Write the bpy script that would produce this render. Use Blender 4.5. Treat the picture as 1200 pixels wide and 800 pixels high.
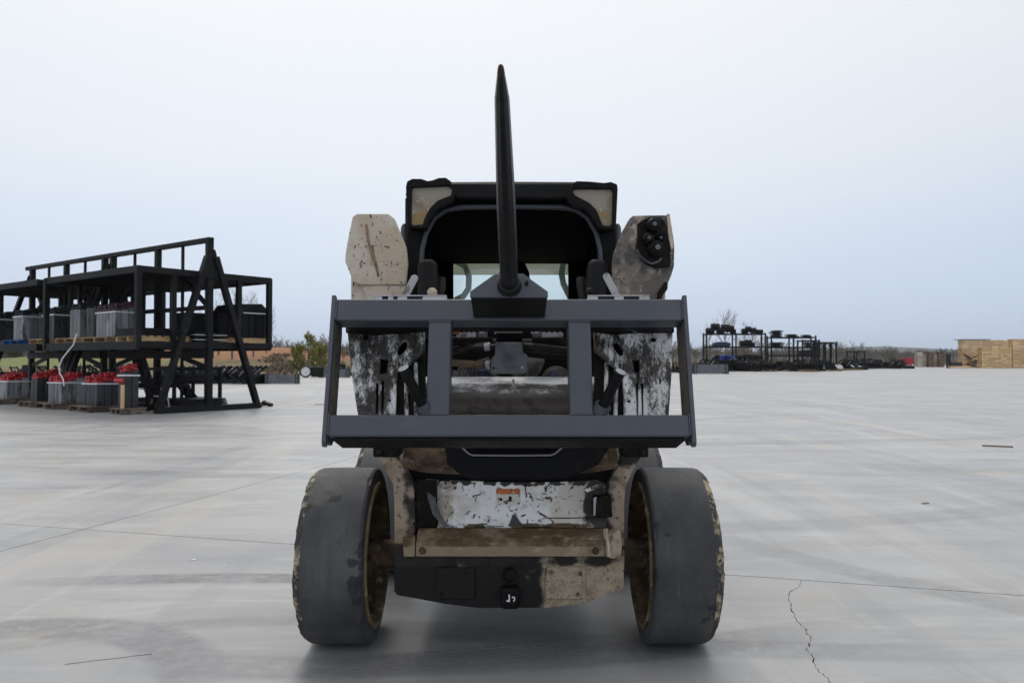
import bpy, bmesh, math, random
from math import radians as R, sin, cos, tan, atan, atan2, pi, sqrt, hypot, exp
from mathutils import Vector as V, Matrix, Euler, noise as mnoise

random.seed(7)
scn = bpy.context.scene
COL = scn.collection
for o in list(bpy.data.objects):
    bpy.data.objects.remove(o)

# ------------------------------------------------------------------ camera
CAM = V((0, 0, 1.2))
PITCH = R(1.25)
FPX = 919.0                                   # focal length in photo pixels (1200 wide)
cam = bpy.data.cameras.new('camera')
cam.sensor_width = 23.5
cam.lens = 23.5 * FPX / 1200
cam.clip_start = 0.05
cam.clip_end = 20000
cam.dof.use_dof = True
cam.dof.focus_distance = 2.7
cam.dof.aperture_fstop = 5.6
camo = bpy.data.objects.new('camera', cam)
camo.location = CAM
camo.rotation_euler = (R(90) + PITCH, 0, 0)
COL.objects.link(camo)
scn.camera = camo

# ------------------------------------------------------------------ sky, sun, exposure
SUN_EL, SUN_AZ = R(52), R(-12)                # azimuth from +Y, positive to +X
sdir = V((sin(SUN_AZ) * cos(SUN_EL), cos(SUN_AZ) * cos(SUN_EL), sin(SUN_EL)))
world = bpy.data.worlds.new('World')
scn.world = world
world.use_nodes = True
nt = world.node_tree
nt.nodes.clear()
def N(t, kind, **kw):
    n = t.nodes.new(kind)
    for k, v in kw.items():
        setattr(n, k, v)
    return n
wo = N(nt, 'ShaderNodeOutputWorld')
bg = N(nt, 'ShaderNodeBackground')
bg.inputs['Strength'].default_value = 0.1
sky = N(nt, 'ShaderNodeTexSky')
sky.sky_type = 'NISHITA'
sky.sun_disc = False
sky.sun_elevation = SUN_EL
sky.sun_rotation = SUN_AZ
sky.air_density = 1.0
sky.dust_density = 2.0
tc = N(nt, 'ShaderNodeTexCoord')
sep = N(nt, 'ShaderNodeSeparateXYZ')
nt.links.new(tc.outputs['Generated'], sep.inputs[0])
ramp = N(nt, 'ShaderNodeValToRGB')            # the cloud deck, by elevation
cr = ramp.color_ramp
cr.elements[0].position = 0.0
cr.elements[0].color = (0.57, 0.69, 0.90, 1)
cr.elements[1].position = 1.0
cr.elements[1].color = (1.05, 1.05, 1.05, 1)
for p, c in ((0.06, (0.59, 0.695, 0.875)), (0.14, (0.655, 0.745, 0.875)), (0.26, (0.75, 0.80, 0.868)), (0.45, (0.805, 0.833, 0.862))):
    e = cr.elements.new(p)
    e.color = (*c, 1)
# soft cloud streaks wobble the elevation look-up
wn = N(nt, 'ShaderNodeTexNoise')
wn.inputs['Scale'].default_value = 2.2
wn.inputs['Detail'].default_value = 4
wmap = N(nt, 'ShaderNodeMapping')
wmap.inputs['Scale'].default_value = (1, 1, 5)
nt.links.new(tc.outputs['Generated'], wmap.inputs[0])
nt.links.new(wmap.outputs[0], wn.inputs['Vector'])
ma = N(nt, 'ShaderNodeMath', operation='MULTIPLY_ADD')
ma.inputs[1].default_value = 0.16
nt.links.new(wn.outputs['Fac'], ma.inputs[0])
sb = N(nt, 'ShaderNodeMath', operation='SUBTRACT')
sb.inputs[1].default_value = 0.08
nt.links.new(sep.outputs['Z'], ma.inputs[2])
nt.links.new(ma.outputs[0], sb.inputs[0])
nt.links.new(sb.outputs[0], ramp.inputs[0])
# broad glow where the sun stands behind the cloud
dp = N(nt, 'ShaderNodeVectorMath', operation='DOT_PRODUCT')
dp.inputs[1].default_value = sdir
nt.links.new(tc.outputs['Generated'], dp.inputs[0])
gl = N(nt, 'ShaderNodeMapRange')
gl.interpolation_type = 'SMOOTHSTEP'
gl.inputs['From Min'].default_value = 0.35
gl.inputs['From Max'].default_value = 1.0
gl.inputs['To Min'].default_value = 0.0
gl.inputs['To Max'].default_value = 0.20
nt.links.new(dp.outputs['Value'], gl.inputs['Value'])
gm = N(nt, 'ShaderNodeMix', data_type='RGBA')
gm.blend_type = 'ADD'
gm.inputs[0].default_value = 1.0
nt.links.new(ramp.outputs['Color'], gm.inputs[6])
gcol = N(nt, 'ShaderNodeMix', data_type='RGBA')
gcol.inputs[6].default_value = (0, 0, 0, 1)
gcol.inputs[7].default_value = (1.0, 0.985, 0.94, 1)
nt.links.new(gl.outputs[0], gcol.inputs[0])
nt.links.new(gcol.outputs[2], gm.inputs[7])
sc10 = N(nt, 'ShaderNodeMix', data_type='RGBA')
sc10.blend_type = 'MULTIPLY'
sc10.inputs[0].default_value = 1
sc10.inputs[7].default_value = (9.7, 9.7, 9.7, 1)
nt.links.new(gm.outputs[2], sc10.inputs[6])
mx = N(nt, 'ShaderNodeMix', data_type='RGBA')
mx.inputs[0].default_value = 0.93             # nearly closed cloud over the clear sky
nt.links.new(sky.outputs[0], mx.inputs[6])
nt.links.new(sc10.outputs[2], mx.inputs[7])
nt.links.new(mx.outputs[2], bg.inputs['Color'])
nt.links.new(bg.outputs[0], wo.inputs['Surface'])

sl = bpy.data.lights.new('sun', 'SUN')
sl.energy = 1.1
sl.angle = R(22)
sl.color = (1.0, 0.96, 0.9)
so = bpy.data.objects.new('sun', sl)
so.location = (0, 0, 30)
so.rotation_euler = sdir.to_track_quat('Z', 'Y').to_euler()
COL.objects.link(so)

vs = scn.view_settings
vs.view_transform = 'Standard'
vs.look = 'None'
vs.exposure = 0.0
vs.gamma = 1.0
vs.use_curve_mapping = False

# ------------------------------------------------------------------ placing helpers
def ray(px, py):
    x = (px - 600) / FPX
    y = -(py - 400) / FPX
    return V((x, cos(PITCH) - y * sin(PITCH), sin(PITCH) + y * cos(PITCH)))
def P(px, py, Y):
    d = ray(px, py)
    return CAM + d * (Y / d.y)
def G(px, py, z=0.0):
    d = ray(px, py)
    return CAM + d * ((z - CAM.z) / d.z)
def PP(px, py, p0, n):
    d = ray(px, py)
    return CAM + d * ((p0 - CAM).dot(n) / d.dot(n))

# ------------------------------------------------------------------ object helpers
def link(o):
    COL.objects.link(o)
    return o
def tag(o, label=None, cat=None, group=None, kind=None):
    if label: o['label'] = label
    if cat: o['category'] = cat
    if group: o['group'] = group
    if kind: o['kind'] = kind
    return o
def thing(name, label, cat, loc=(0, 0, 0), rot=(0, 0, 0), group=None):
    o = link(bpy.data.objects.new(name, None))
    o.empty_display_size = 0.2
    o.location = loc
    o.rotation_euler = rot
    return tag(o, label, cat, group)
def wmat(o):
    m = o.matrix_basis.copy()
    return m if o.parent is None else wmat(o.parent) @ m
def dup(o, loc=None, rotz=None, label=None, group=None, parent=None):
    c = link(o.copy())
    if parent is not None: c.parent = parent
    if loc is not None: c.location = loc
    if rotz is not None: c.rotation_euler = (0, 0, rotz)
    if label: c['label'] = label
    if group: c['group'] = group
    for ch in list(o.children):
        dup(ch, parent=c)
    return c

class MB:
    def __init__(s):
        s.bm = bmesh.new()
    def _vs(s, pts):
        return [s.bm.verts.new(p) for p in pts]
    def face(s, vs):
        try:
            return s.bm.faces.new(vs)
        except ValueError:
            return None
    def bx(s, x0, x1, y0, y1, z0, z1):
        v = s._vs([(x, y, z) for z in (z0, z1) for (x, y) in ((x0, y0), (x1, y0), (x1, y1), (x0, y1))])
        for f in ((3, 2, 1, 0), (4, 5, 6, 7), (0, 1, 5, 4), (1, 2, 6, 5), (2, 3, 7, 6), (3, 0, 4, 7)):
            s.face([v[i] for i in f])
        return s
    def box(s, c, size, rot=None):
        hx, hy, hz = (q / 2 for q in size)
        M = rot if rot is not None else Matrix.Identity(3)
        c = V(c)
        v = s._vs([c + M @ V((x, y, z)) for z in (-hz, hz) for (x, y) in ((-hx, -hy), (hx, -hy), (hx, hy), (-hx, hy))])
        for f in ((3, 2, 1, 0), (4, 5, 6, 7), (0, 1, 5, 4), (1, 2, 6, 5), (2, 3, 7, 6), (3, 0, 4, 7)):
            s.face([v[i] for i in f])
        return s
    def beam(s, p0, p1, w, h, up=(0, 0, 1)):
        p0, p1, up = V(p0), V(p1), V(up)
        d = (p1 - p0)
        L = d.length
        d.normalize()
        side = d.cross(up)
        if side.length < 1e-4:
            side = d.cross(V((0, 1, 0)))
        side.normalize()
        u = side.cross(d).normalized()
        M = Matrix((side, d, u)).transposed()
        return s.box((p0 + p1) / 2, (w, L, h), M)
    def tube(s, pts, r, n=8, caps=True):
        pts = [V(p) for p in pts]
        rs = r if isinstance(r, (list, tuple)) else [r] * len(pts)
        prev = None
        rings = []
        for i, p in enumerate(pts):
            d = (pts[min(i + 1, len(pts) - 1)] - pts[max(i - 1, 0)]).normalized()
            if prev is None:
                a = d.cross(V((0, 0, 1)))
                if a.length < 1e-3: a = d.cross(V((1, 0, 0)))
                a.normalize()
            else:
                a = (prev - d * prev.dot(d)).normalized()
            prev = a
            b = d.cross(a)
            rings.append(s._vs([p + (a * cos(2 * pi * k / n) + b * sin(2 * pi * k / n)) * rs[i] for k in range(n)]))
        for i in range(len(rings) - 1):
            for k in range(n):
                s.face([rings[i][k], rings[i][(k + 1) % n], rings[i + 1][(k + 1) % n], rings[i + 1][k]])
        if caps:
            s.face(rings[0][::-1])
            s.face(rings[-1])
        return s
    def cyl(s, p0, p1, r0, r1=None, n=16):
        return s.tube([p0, p1], [r0, r0 if r1 is None else r1], n)
    def lathe(s, prof, o, axis, n=48, close=False):
        o, axis = V(o), V(axis).normalized()
        a = axis.cross(V((0, 0, 1)))
        if a.length < 1e-3: a = axis.cross(V((1, 0, 0)))
        a.normalize()
        b = axis.cross(a)
        rings = [s._vs([o + axis * h + (a * cos(2 * pi * k / n) + b * sin(2 * pi * k / n)) * r for k in range(n)]) for (r, h) in prof]
        m = len(rings)
        for i in range(m if close else m - 1):
            A, B = rings[i], rings[(i + 1) % m]
            for k in range(n):
                s.face([A[k], A[(k + 1) % n], B[(k + 1) % n], B[k]])
        return rings
    def disc(s, ring, rev=False):
        s.face(ring[::-1] if rev else ring)
    def ball(s, c, r, seg=12):
        c = V(c)
        r = r if isinstance(r, (tuple, list)) else (r, r, r)
        M = Matrix.Translation(c) @ Matrix.Diagonal((*r, 1))
        bmesh.ops.create_uvsphere(s.bm, u_segments=seg, v_segments=max(6, seg // 2 + 1), radius=1, matrix=M)
        return s
    def prism(s, pts, ext, holes=()):
        ext = V(ext)
        if not holes:
            a = s._vs(pts)
            b = s._vs([V(p) + ext for p in pts])
            s.face(a)
            s.face(b[::-1])
            n = len(a)
            for i in range(n):
                s.face([a[i], b[i], b[(i + 1) % n], a[(i + 1) % n]])
            return s
        loops = [list(pts)] + [list(h) for h in holes]
        caps = []
        for off in (V((0, 0, 0)), ext):
            edges, rings = [], []
            for lp in loops:
                vs_ = s._vs([V(p) + off for p in lp])
                rings.append(vs_)
                for i in range(len(vs_)):
                    edges.append(s.bm.edges.new((vs_[i], vs_[(i + 1) % len(vs_)])))
            bmesh.ops.triangle_fill(s.bm, use_beauty=True, use_dissolve=False, edges=edges)
            caps.append(rings)
        for ra, rb in zip(*caps):
            n = len(ra)
            for i in range(n):
                s.face([ra[i], rb[i], rb[(i + 1) % n], ra[(i + 1) % n]])
        return s
    def build(s, name, m, parent=None, local=False, bevel=0.0, seg=2, smooth=True, angle=0.62, recalc=True):
        bm = s.bm
        if parent is not None and not local:
            bmesh.ops.transform(bm, matrix=wmat(parent).inverted(), verts=bm.verts)
        if recalc:
            bmesh.ops.recalc_face_normals(bm, faces=bm.faces)
        bm.normal_update()
        if smooth:
            for f in bm.faces: f.smooth = True
            for e in bm.edges:
                if len(e.link_faces) == 2:
                    e.smooth = e.calc_face_angle(0) < angle
        me = bpy.data.meshes.new(name)
        bm.to_mesh(me)
        bm.free()
        me.materials.append(m)
        o = link(bpy.data.objects.new(name, me))
        if parent is not None: o.parent = parent
        if bevel > 0:
            b = o.modifiers.new('bevel', 'BEVEL')
            b.width = bevel
            b.segments = seg
            b.limit_method = 'ANGLE'
            b.angle_limit = R(40)
            b.harden_normals = False
        return o

def pymesh(name, verts, faces, m, parent=None, smooth=False):
    me = bpy.data.meshes.new(name)
    me.from_pydata(verts, [], faces)
    me.materials.append(m)
    if smooth:
        me.polygons.foreach_set('use_smooth', [True] * len(me.polygons))
    me.update()
    o = link(bpy.data.objects.new(name, me))
    if parent is not None: o.parent = parent
    return o

# ------------------------------------------------------------------ materials
def mat(name, base, rough=0.6, metal=0.0, layers=(), bump=0.0, bscale=60, spec=0.5, vary=0.0):
    """layers: dicts col, scale, lo, hi, detail, stretch, rough, metal, amt, grad=(axis, a, b[, axis, a, b]), bump"""
    m = bpy.data.materials.new(name)
    m.use_nodes = True
    t = m.node_tree
    b = t.nodes['Principled BSDF']
    L = t.links.new
    b.inputs['Base Color'].default_value = (*base, 1)
    b.inputs['Roughness'].default_value = rough
    b.inputs['Metallic'].default_value = metal
    b.inputs['Specular IOR Level'].default_value = spec
    tc = N(t, 'ShaderNodeTexCoord')
    oi = N(t, 'ShaderNodeObjectInfo')
    off = N(t, 'ShaderNodeVectorMath', operation='SCALE')
    off.inputs[0].default_value = (13.1, 7.7, 5.3)
    L(oi.outputs['Random'], off.inputs['Scale'])
    co = N(t, 'ShaderNodeVectorMath', operation='ADD')
    L(tc.outputs['Object'], co.inputs[0])
    L(off.outputs[0], co.inputs[1])
    rgb = N(t, 'ShaderNodeRGB')
    rgb.outputs[0].default_value = (*base, 1)
    c = rgb.outputs[0]
    ro = N(t, 'ShaderNodeValue')
    ro.outputs[0].default_value = rough
    ro = ro.outputs[0]
    me = N(t, 'ShaderNodeValue')
    me.outputs[0].default_value = metal
    me = me.outputs[0]
    if vary:
        hv = N(t, 'ShaderNodeHueSaturation')
        mr = N(t, 'ShaderNodeMapRange')
        mr.inputs['To Min'].default_value = 1 - vary
        mr.inputs['To Max'].default_value = 1 + vary
        L(oi.outputs['Random'], mr.inputs['Value'])
        L(mr.outputs[0], hv.inputs['Value'])
        L(c, hv.inputs['Color'])
        c = hv.outputs[0]
    hb = None
    for i, ly in enumerate(layers):
        mp = N(t, 'ShaderNodeMapping')
        mp.inputs['Scale'].default_value = ly.get('stretch', (1, 1, 1))
        mp.inputs['Location'].default_value = (i * 3.7, i * 1.9, i * 2.3)
        mp.inputs['Rotation'].default_value = ly.get('rot', (0, 0, 0))
        L(co.outputs[0], mp.inputs[0])
        nz = N(t, 'ShaderNodeTexNoise')
        nz.inputs['Scale'].default_value = ly.get('scale', 10)
        nz.inputs['Detail'].default_value = ly.get('detail', 5)
        nz.inputs['Roughness'].default_value = ly.get('nrough', 0.6)
        nz.inputs['Distortion'].default_value = ly.get('dist', 0.0)
        L(mp.outputs[0], nz.inputs['Vector'])
        val = nz.outputs['Fac']
        if 'grad' in ly:
            g = ly['grad']
            sp = N(t, 'ShaderNodeSeparateXYZ')
            L(tc.outputs['Object'], sp.inputs[0])
            for k in range(0, len(g), 3):
                gr = N(t, 'ShaderNodeMapRange')
                gr.interpolation_type = 'SMOOTHSTEP'
                gr.inputs['From Min'].default_value = g[k + 1]
                gr.inputs['From Max'].default_value = g[k + 2]
                gr.inputs['To Min'].default_value = -0.5
                gr.inputs['To Max'].default_value = 0.0
                L(sp.outputs['XYZ'.index(g[k])], gr.inputs['Value'])
                ad = N(t, 'ShaderNodeMath', operation='ADD')
                L(val, ad.inputs[0])
                L(gr.outputs[0], ad.inputs[1])
                val = ad.outputs[0]
        mr = N(t, 'ShaderNodeMapRange')
        mr.interpolation_type = 'SMOOTHSTEP'
        mr.inputs['From Min'].default_value = ly.get('lo', 0.5)
        mr.inputs['From Max'].default_value = ly.get('hi', 0.6)
        mr.inputs['To Max'].default_value = ly.get('amt', 1.0)
        L(val, mr.inputs['Value'])
        f = mr.outputs[0]
        mixn = N(t, 'ShaderNodeMix', data_type='RGBA')
        L(f, mixn.inputs[0])
        L(c, mixn.inputs[6])
        mixn.inputs[7].default_value = (*ly['col'], 1)
        c = mixn.outputs[2]
        for key in ('rough', 'metal'):
            if key in ly:
                mf = N(t, 'ShaderNodeMix', data_type='FLOAT')
                L(f, mf.inputs[0])
                L(ro if key == 'rough' else me, mf.inputs[2])
                mf.inputs[3].default_value = ly[key]
                if key == 'rough': ro = mf.outputs[0]
                else: me = mf.outputs[0]
        if 'bump' in ly:
            bn = N(t, 'ShaderNodeBump')
            bn.inputs['Strength'].default_value = abs(ly['bump'])
            bn.inputs['Distance'].default_value = 0.004
            bn.invert = ly['bump'] < 0
            L(f, bn.inputs['Height'])
            if hb is not None: L(hb, bn.inputs['Normal'])
            hb = bn.outputs[0]
    if bump:
        nz = N(t, 'ShaderNodeTexNoise')
        nz.inputs['Scale'].default_value = bscale
        nz.inputs['Detail'].default_value = 4
        L(co.outputs[0], nz.inputs['Vector'])
        bn = N(t, 'ShaderNodeBump')
        bn.inputs['Strength'].default_value = bump
        bn.inputs['Distance'].default_value = 0.003
        L(nz.outputs['Fac'], bn.inputs['Height'])
        if hb is not None: L(hb, bn.inputs['Normal'])
        hb = bn.outputs[0]
    L(c, b.inputs['Base Color'])
    L(ro, b.inputs['Roughness'])
    L(me, b.inputs['Metallic'])
    if hb is not None: L(hb, b.inputs['Normal'])
    return m

M = {}
# attachment paint: dark blue-grey enamel
M['frame'] = mat('frame_paint', (0.056, 0.063, 0.082), 0.42, 0, [
    dict(col=(0.072, 0.079, 0.098), scale=5, lo=0.40, hi=0.72, amt=0.7, detail=9),
    dict(col=(0.046, 0.052, 0.066), scale=3, lo=0.5, hi=0.7, amt=0.6, detail=6),
    dict(col=(0.13, 0.135, 0.145), scale=40, lo=0.62, hi=0.74, amt=0.35, stretch=(.08, 1, 1), detail=5, rough=.6),
    dict(col=(0.15, 0.14, 0.13), scale=45, lo=0.70, hi=0.76, amt=0.5, rough=0.7)], bump=0.12, bscale=160)
M['spear'] = mat('spear_paint', (0.007, 0.0075, 0.0085), 0.36, 0, [
    dict(col=(0.05, 0.025, 0.014), scale=30, lo=0.62, hi=0.75, rough=0.8, amt=0.5),
    dict(col=(0.018, 0.018, 0.018), scale=9, lo=0.5, hi=0.7, amt=0.5)], bump=0.25, bscale=70, spec=.24)
M['rusttip'] = mat('rusty_tip', (0.055, 0.026, 0.013), 0.8, 0, [dict(col=(0.02, 0.018, 0.016), scale=50, lo=0.5, hi=0.6)])
M['plate_in'] = mat('dusty_plate', (0.10, 0.085, 0.065), 0.75, 0, [dict(col=(0.045, 0.045, 0.05), scale=12, lo=0.45, hi=0.65)])
M['galv'] = mat('bare_steel', (0.42, 0.43, 0.46), 0.5, 0.35, [dict(col=(0.2, 0.19, 0.18), scale=30, lo=0.5, hi=0.7, amt=0.7)], bump=0.1)
M['lever'] = mat('lever_steel', (0.40, 0.40, 0.42), 0.55, 0.2, [dict(col=(0.16, 0.15, 0.14), scale=40, lo=0.52, hi=0.7, stretch=(1, 1, .4))])
# loader
M['cream'] = mat('cream_paint', (0.50, 0.41, 0.315), 0.65, 0, [
    dict(col=(0.60, 0.55, 0.48), scale=7, lo=0.40, hi=0.68, detail=9),
    dict(col=(0.34, 0.25, 0.17), scale=9, lo=0.48, hi=0.78, amt=0.7, stretch=(1, 1, 2), detail=9, nrough=.7),
    dict(col=(0.60, 0.42, 0.26), scale=16, lo=0.6, hi=0.75, amt=0.45, detail=8),
    dict(col=(0.06, 0.05, 0.04), scale=62, lo=0.60, hi=0.645, stretch=(1, 1, 0.7), amt=0.9, detail=4, dist=.8, bump=-0.4),
    dict(col=(0.10, 0.08, 0.06), scale=24, lo=0.60, hi=0.72, amt=0.75, detail=9, nrough=.75)], bump=0.25, bscale=90)
M['arm_oily'] = mat('oily_cream', (0.52, 0.45, 0.36), 0.6, 0, [
    dict(col=(0.17, 0.14, 0.12), scale=7, lo=0.42, hi=0.56, detail=10, nrough=.7, rough=0.5),
    dict(col=(0.035, 0.031, 0.03), scale=9, lo=0.40, hi=0.52, detail=10, nrough=.72, rough=0.4, grad=('X', .44, .52)),
    dict(col=(0.06, 0.052, 0.048), scale=13, lo=0.50, hi=0.62, detail=10, nrough=.7, rough=0.4),
    dict(col=(0.13, 0.105, 0.095), scale=8, lo=0.36, hi=0.58, detail=10, nrough=.72, grad=('Z', 1.60, 1.52), rough=.5, amt=.9),
    dict(col=(0.58, 0.52, 0.45), scale=20, lo=0.58, hi=0.66, detail=9, nrough=.7)], bump=0.25)
M['grime'] = mat('black_grime', (0.009, 0.008, 0.0075), 0.5, 0, [
    dict(col=(0.05, 0.038, 0.027), scale=22, lo=0.5, hi=0.78, rough=0.85, detail=8)], bump=0.3, bscale=50, spec=.12)
M['black'] = mat('black_paint', (0.0055, 0.0058, 0.0068), 0.45, 0, [
    dict(col=(0.03, 0.028, 0.025), scale=14, lo=0.5, hi=0.8, amt=0.55, rough=0.75, detail=8)], bump=0.1, spec=.13)
M['interior'] = mat('cab_lining', (0.0045, 0.0045, 0.005), 0.9, spec=.1)
M['rubber_hose'] = mat('hose_rubber', (0.008, 0.0075, 0.007), 0.55, 0, [dict(col=(0.08, 0.058, 0.038), scale=26, lo=0.52, hi=0.75, amt=0.6, rough=.9, detail=8)], spec=.25)
M['brown_hose'] = mat('dusty_hose', (0.15, 0.105, 0.06), 0.8, 0, [dict(col=(0.05, 0.045, 0.04), scale=14, lo=0.45, hi=0.62), dict(col=(0.35, 0.17, 0.05), scale=8, lo=0.6, hi=0.68)])
M['quick'] = mat('scraped_plate', (0.040, 0.037, 0.035), 0.5, 0.1, [
    dict(col=(0.085, 0.078, 0.072), scale=14, lo=0.42, hi=0.68, detail=10, nrough=.7),
    dict(col=(0.30, 0.17, 0.07), scale=7, lo=0.60, hi=0.76, amt=0.6, stretch=(1, 1, 0.5), detail=8),
    dict(col=(0.92, 0.92, 0.93), scale=7.5, lo=0.47, hi=0.57, detail=15, nrough=0.82, stretch=(1.5, 1.5, 0.6), metal=0.0, rough=0.55, bump=0.4),
    dict(col=(0.62, 0.61, 0.60), scale=60, lo=0.58, hi=0.66, detail=6, amt=.6, grad=('Z', 1.0, 1.3)),
    dict(col=(0.013, 0.012, 0.012), scale=24, lo=0.60, hi=0.66, stretch=(2.2, 2.2, 0.25), detail=6)], bump=0.25, spec=.3)
M['pipe'] = mat('scuffed_toplit_pipe', (0.11, 0.095, 0.085), 0.42, 0.3, [
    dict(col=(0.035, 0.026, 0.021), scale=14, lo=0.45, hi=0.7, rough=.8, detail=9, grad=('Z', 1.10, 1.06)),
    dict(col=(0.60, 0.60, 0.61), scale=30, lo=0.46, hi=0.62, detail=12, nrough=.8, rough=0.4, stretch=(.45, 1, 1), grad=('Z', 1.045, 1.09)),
    dict(col=(0.80, 0.80, 0.81), scale=11, lo=0.30, hi=0.52, detail=10, nrough=.75, stretch=(.6, 1, 1), grad=('Z', 1.103, 1.116), rough=.5)], bump=0.15)  # bright top band: skylight painted into the colour
M['cover_grey'] = mat('grey_cover', (0.13, 0.14, 0.155), 0.5, 0.2, [dict(col=(0.07, 0.07, 0.075), scale=10, lo=.45, hi=.65), dict(col=(0.25, 0.2, 0.16), scale=24, lo=.66, hi=.72)], bump=.1)
M['toothed'] = mat('toothed_steel', (0.36, 0.36, 0.40), 0.5, 0.4, [dict(col=(0.14, 0.13, 0.13), scale=28, lo=.5, hi=.65)])
M['rust'] = mat('rust', (0.22, 0.10, 0.035), 0.9, 0, [dict(col=(0.08, 0.045, 0.025), scale=25, lo=.45, hi=.65)], bump=.4)
M['blue'] = mat('blue_cap', (0.018, 0.028, 0.085), 0.5, 0, [dict(col=(0.03, 0.032, 0.05), scale=14, lo=.5, hi=.65)])
M['sleeve'] = mat('grey_sleeve', (0.16, 0.155, 0.155), 0.7, 0, [dict(col=(0.07, 0.065, 0.06), scale=25, lo=.45, hi=.65)])
M['white_worn_shaded'] = mat('worn_shaded_white_panel', (0.80, 0.81, 0.83), 0.55, 0, [
    dict(col=(0.56, 0.53, 0.47), scale=7, lo=.45, hi=.68, detail=9),
    dict(col=(0.58, 0.54, 0.46), scale=6, lo=.38, hi=.56, amt=.75, grad=('X', .10, .22), detail=8),
    dict(col=(0.36, 0.30, 0.22), scale=9, lo=.42, hi=.58, amt=.85, grad=('X', -.17, -.24), detail=9),
    dict(col=(0.28, 0.22, 0.16), scale=11, lo=.60, hi=.72, amt=.8, detail=9),
    dict(col=(0.035, 0.032, 0.03), scale=24, lo=.60, hi=.63, detail=7, nrough=.7, dist=1.2, bump=-.5),
    dict(col=(0.05, 0.042, 0.035), scale=13, lo=.62, hi=.65, stretch=(.5, 1, 1), dist=2.2, bump=-.5, detail=7),
    dict(col=(0.03, 0.027, 0.024), scale=17, lo=.44, hi=.50, grad=('Z', .650, .682), detail=9),  # painted shadow along the panel's top edge
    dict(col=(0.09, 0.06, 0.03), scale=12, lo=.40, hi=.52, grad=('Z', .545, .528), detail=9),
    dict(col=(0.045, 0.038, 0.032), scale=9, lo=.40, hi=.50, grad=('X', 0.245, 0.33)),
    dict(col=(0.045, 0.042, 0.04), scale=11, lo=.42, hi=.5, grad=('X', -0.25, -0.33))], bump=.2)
M['ledge'] = mat('muddy_ledge', (0.27, 0.205, 0.135), 0.8, 0, [
    dict(col=(0.095, 0.056, 0.022), scale=9, lo=.30, hi=.55, detail=10, grad=('Z', .450, .466)),
    dict(col=(0.12, 0.085, 0.05), scale=12, lo=.48, hi=.74, detail=10, nrough=.7),
    dict(col=(0.42, 0.36, 0.28), scale=26, lo=.56, hi=.74, stretch=(.5, 1, 1), detail=9, amt=.7),
    dict(col=(0.04, 0.03, 0.022), scale=5, lo=.62, hi=.72, detail=8, amt=.8)], bump=.5, bscale=70)
M['mud'] = mat('caked_mud', (0.15, 0.105, 0.06), 0.9, 0, [dict(col=(0.035, 0.027, 0.02), scale=9, lo=.38, hi=.66, detail=10, nrough=.7), dict(col=(0.27, 0.20, 0.13), scale=30, lo=.55, hi=.74, detail=8)], bump=.7, bscale=45)
M['belly'] = mat('belly_plate', (0.36, 0.30, 0.225), 0.75, 0, [
    dict(col=(0.22, 0.165, 0.11), scale=20, lo=.42, hi=.68, detail=10, nrough=.75),
    dict(col=(0.06, 0.048, 0.036), scale=75, lo=.56, hi=.64, amt=.8, detail=6),
    dict(col=(0.25, 0.11, 0.04), scale=8, lo=.62, hi=.74, amt=.6, detail=8),
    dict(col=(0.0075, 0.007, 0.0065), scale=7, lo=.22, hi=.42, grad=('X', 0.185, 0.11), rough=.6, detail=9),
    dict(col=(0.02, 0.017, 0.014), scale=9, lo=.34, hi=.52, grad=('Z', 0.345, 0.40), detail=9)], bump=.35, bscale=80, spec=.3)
M['upright'] = mat('dirty_upright', (0.40, 0.32, 0.24), 0.7, 0, [
    dict(col=(0.36, 0.28, 0.20), scale=10, lo=.40, hi=.68, stretch=(1, 1, .5), detail=9),
    dict(col=(0.17, 0.125, 0.085), scale=16, lo=.5, hi=.75, detail=9, nrough=.7),
    dict(col=(0.03, 0.025, 0.02), scale=6.5, lo=.52, hi=.68, detail=9),
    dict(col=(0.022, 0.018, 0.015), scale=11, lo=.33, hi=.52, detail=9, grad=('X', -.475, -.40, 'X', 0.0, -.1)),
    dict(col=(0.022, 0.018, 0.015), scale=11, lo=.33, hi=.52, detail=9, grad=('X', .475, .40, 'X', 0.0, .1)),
    dict(col=(0.05, 0.038, 0.028), scale=40, lo=.58, hi=.66, detail=6, amt=.8),
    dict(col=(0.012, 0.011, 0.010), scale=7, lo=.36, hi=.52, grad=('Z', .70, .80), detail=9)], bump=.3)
M['tyre'] = mat('worn_tyre', (0.040, 0.042, 0.046), 0.68, 0, [
    dict(col=(0.098, 0.097, 0.096), scale=2.6, lo=.36, hi=.64, amt=.95, detail=10),
    dict(col=(0.055, 0.058, 0.065), scale=9.0, lo=.45, hi=.7, detail=10, nrough=.75, stretch=(1, .3, .3)),
    dict(col=(0.020, 0.021, 0.024), scale=4.6, lo=.585, hi=.605, detail=5, amt=.85),
    dict(col=(0.115, 0.112, 0.108), scale=2.2, lo=.55, hi=.62, detail=7, amt=.65),
    dict(col=(0.15, 0.14, 0.125), scale=90, lo=.64, hi=.74, amt=.5, detail=5),
    dict(col=(0.115, 0.11, 0.105), scale=34, lo=.60, hi=.74, amt=.5, stretch=(2, .25, .25), detail=6)], bump=.35, bscale=60, spec=.35)
M['dusty_tyre'] = mat('dusty_tyre', (0.15, 0.15, 0.152), 0.75, 0, [
    dict(col=(0.09, 0.09, 0.092), scale=3.0, lo=.36, hi=.66, amt=.9, detail=10),
    dict(col=(0.20, 0.19, 0.175), scale=30, lo=.55, hi=.75, amt=.6, detail=6, stretch=(2, .3, .3))], bump=.35, bscale=60, spec=.3)
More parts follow.
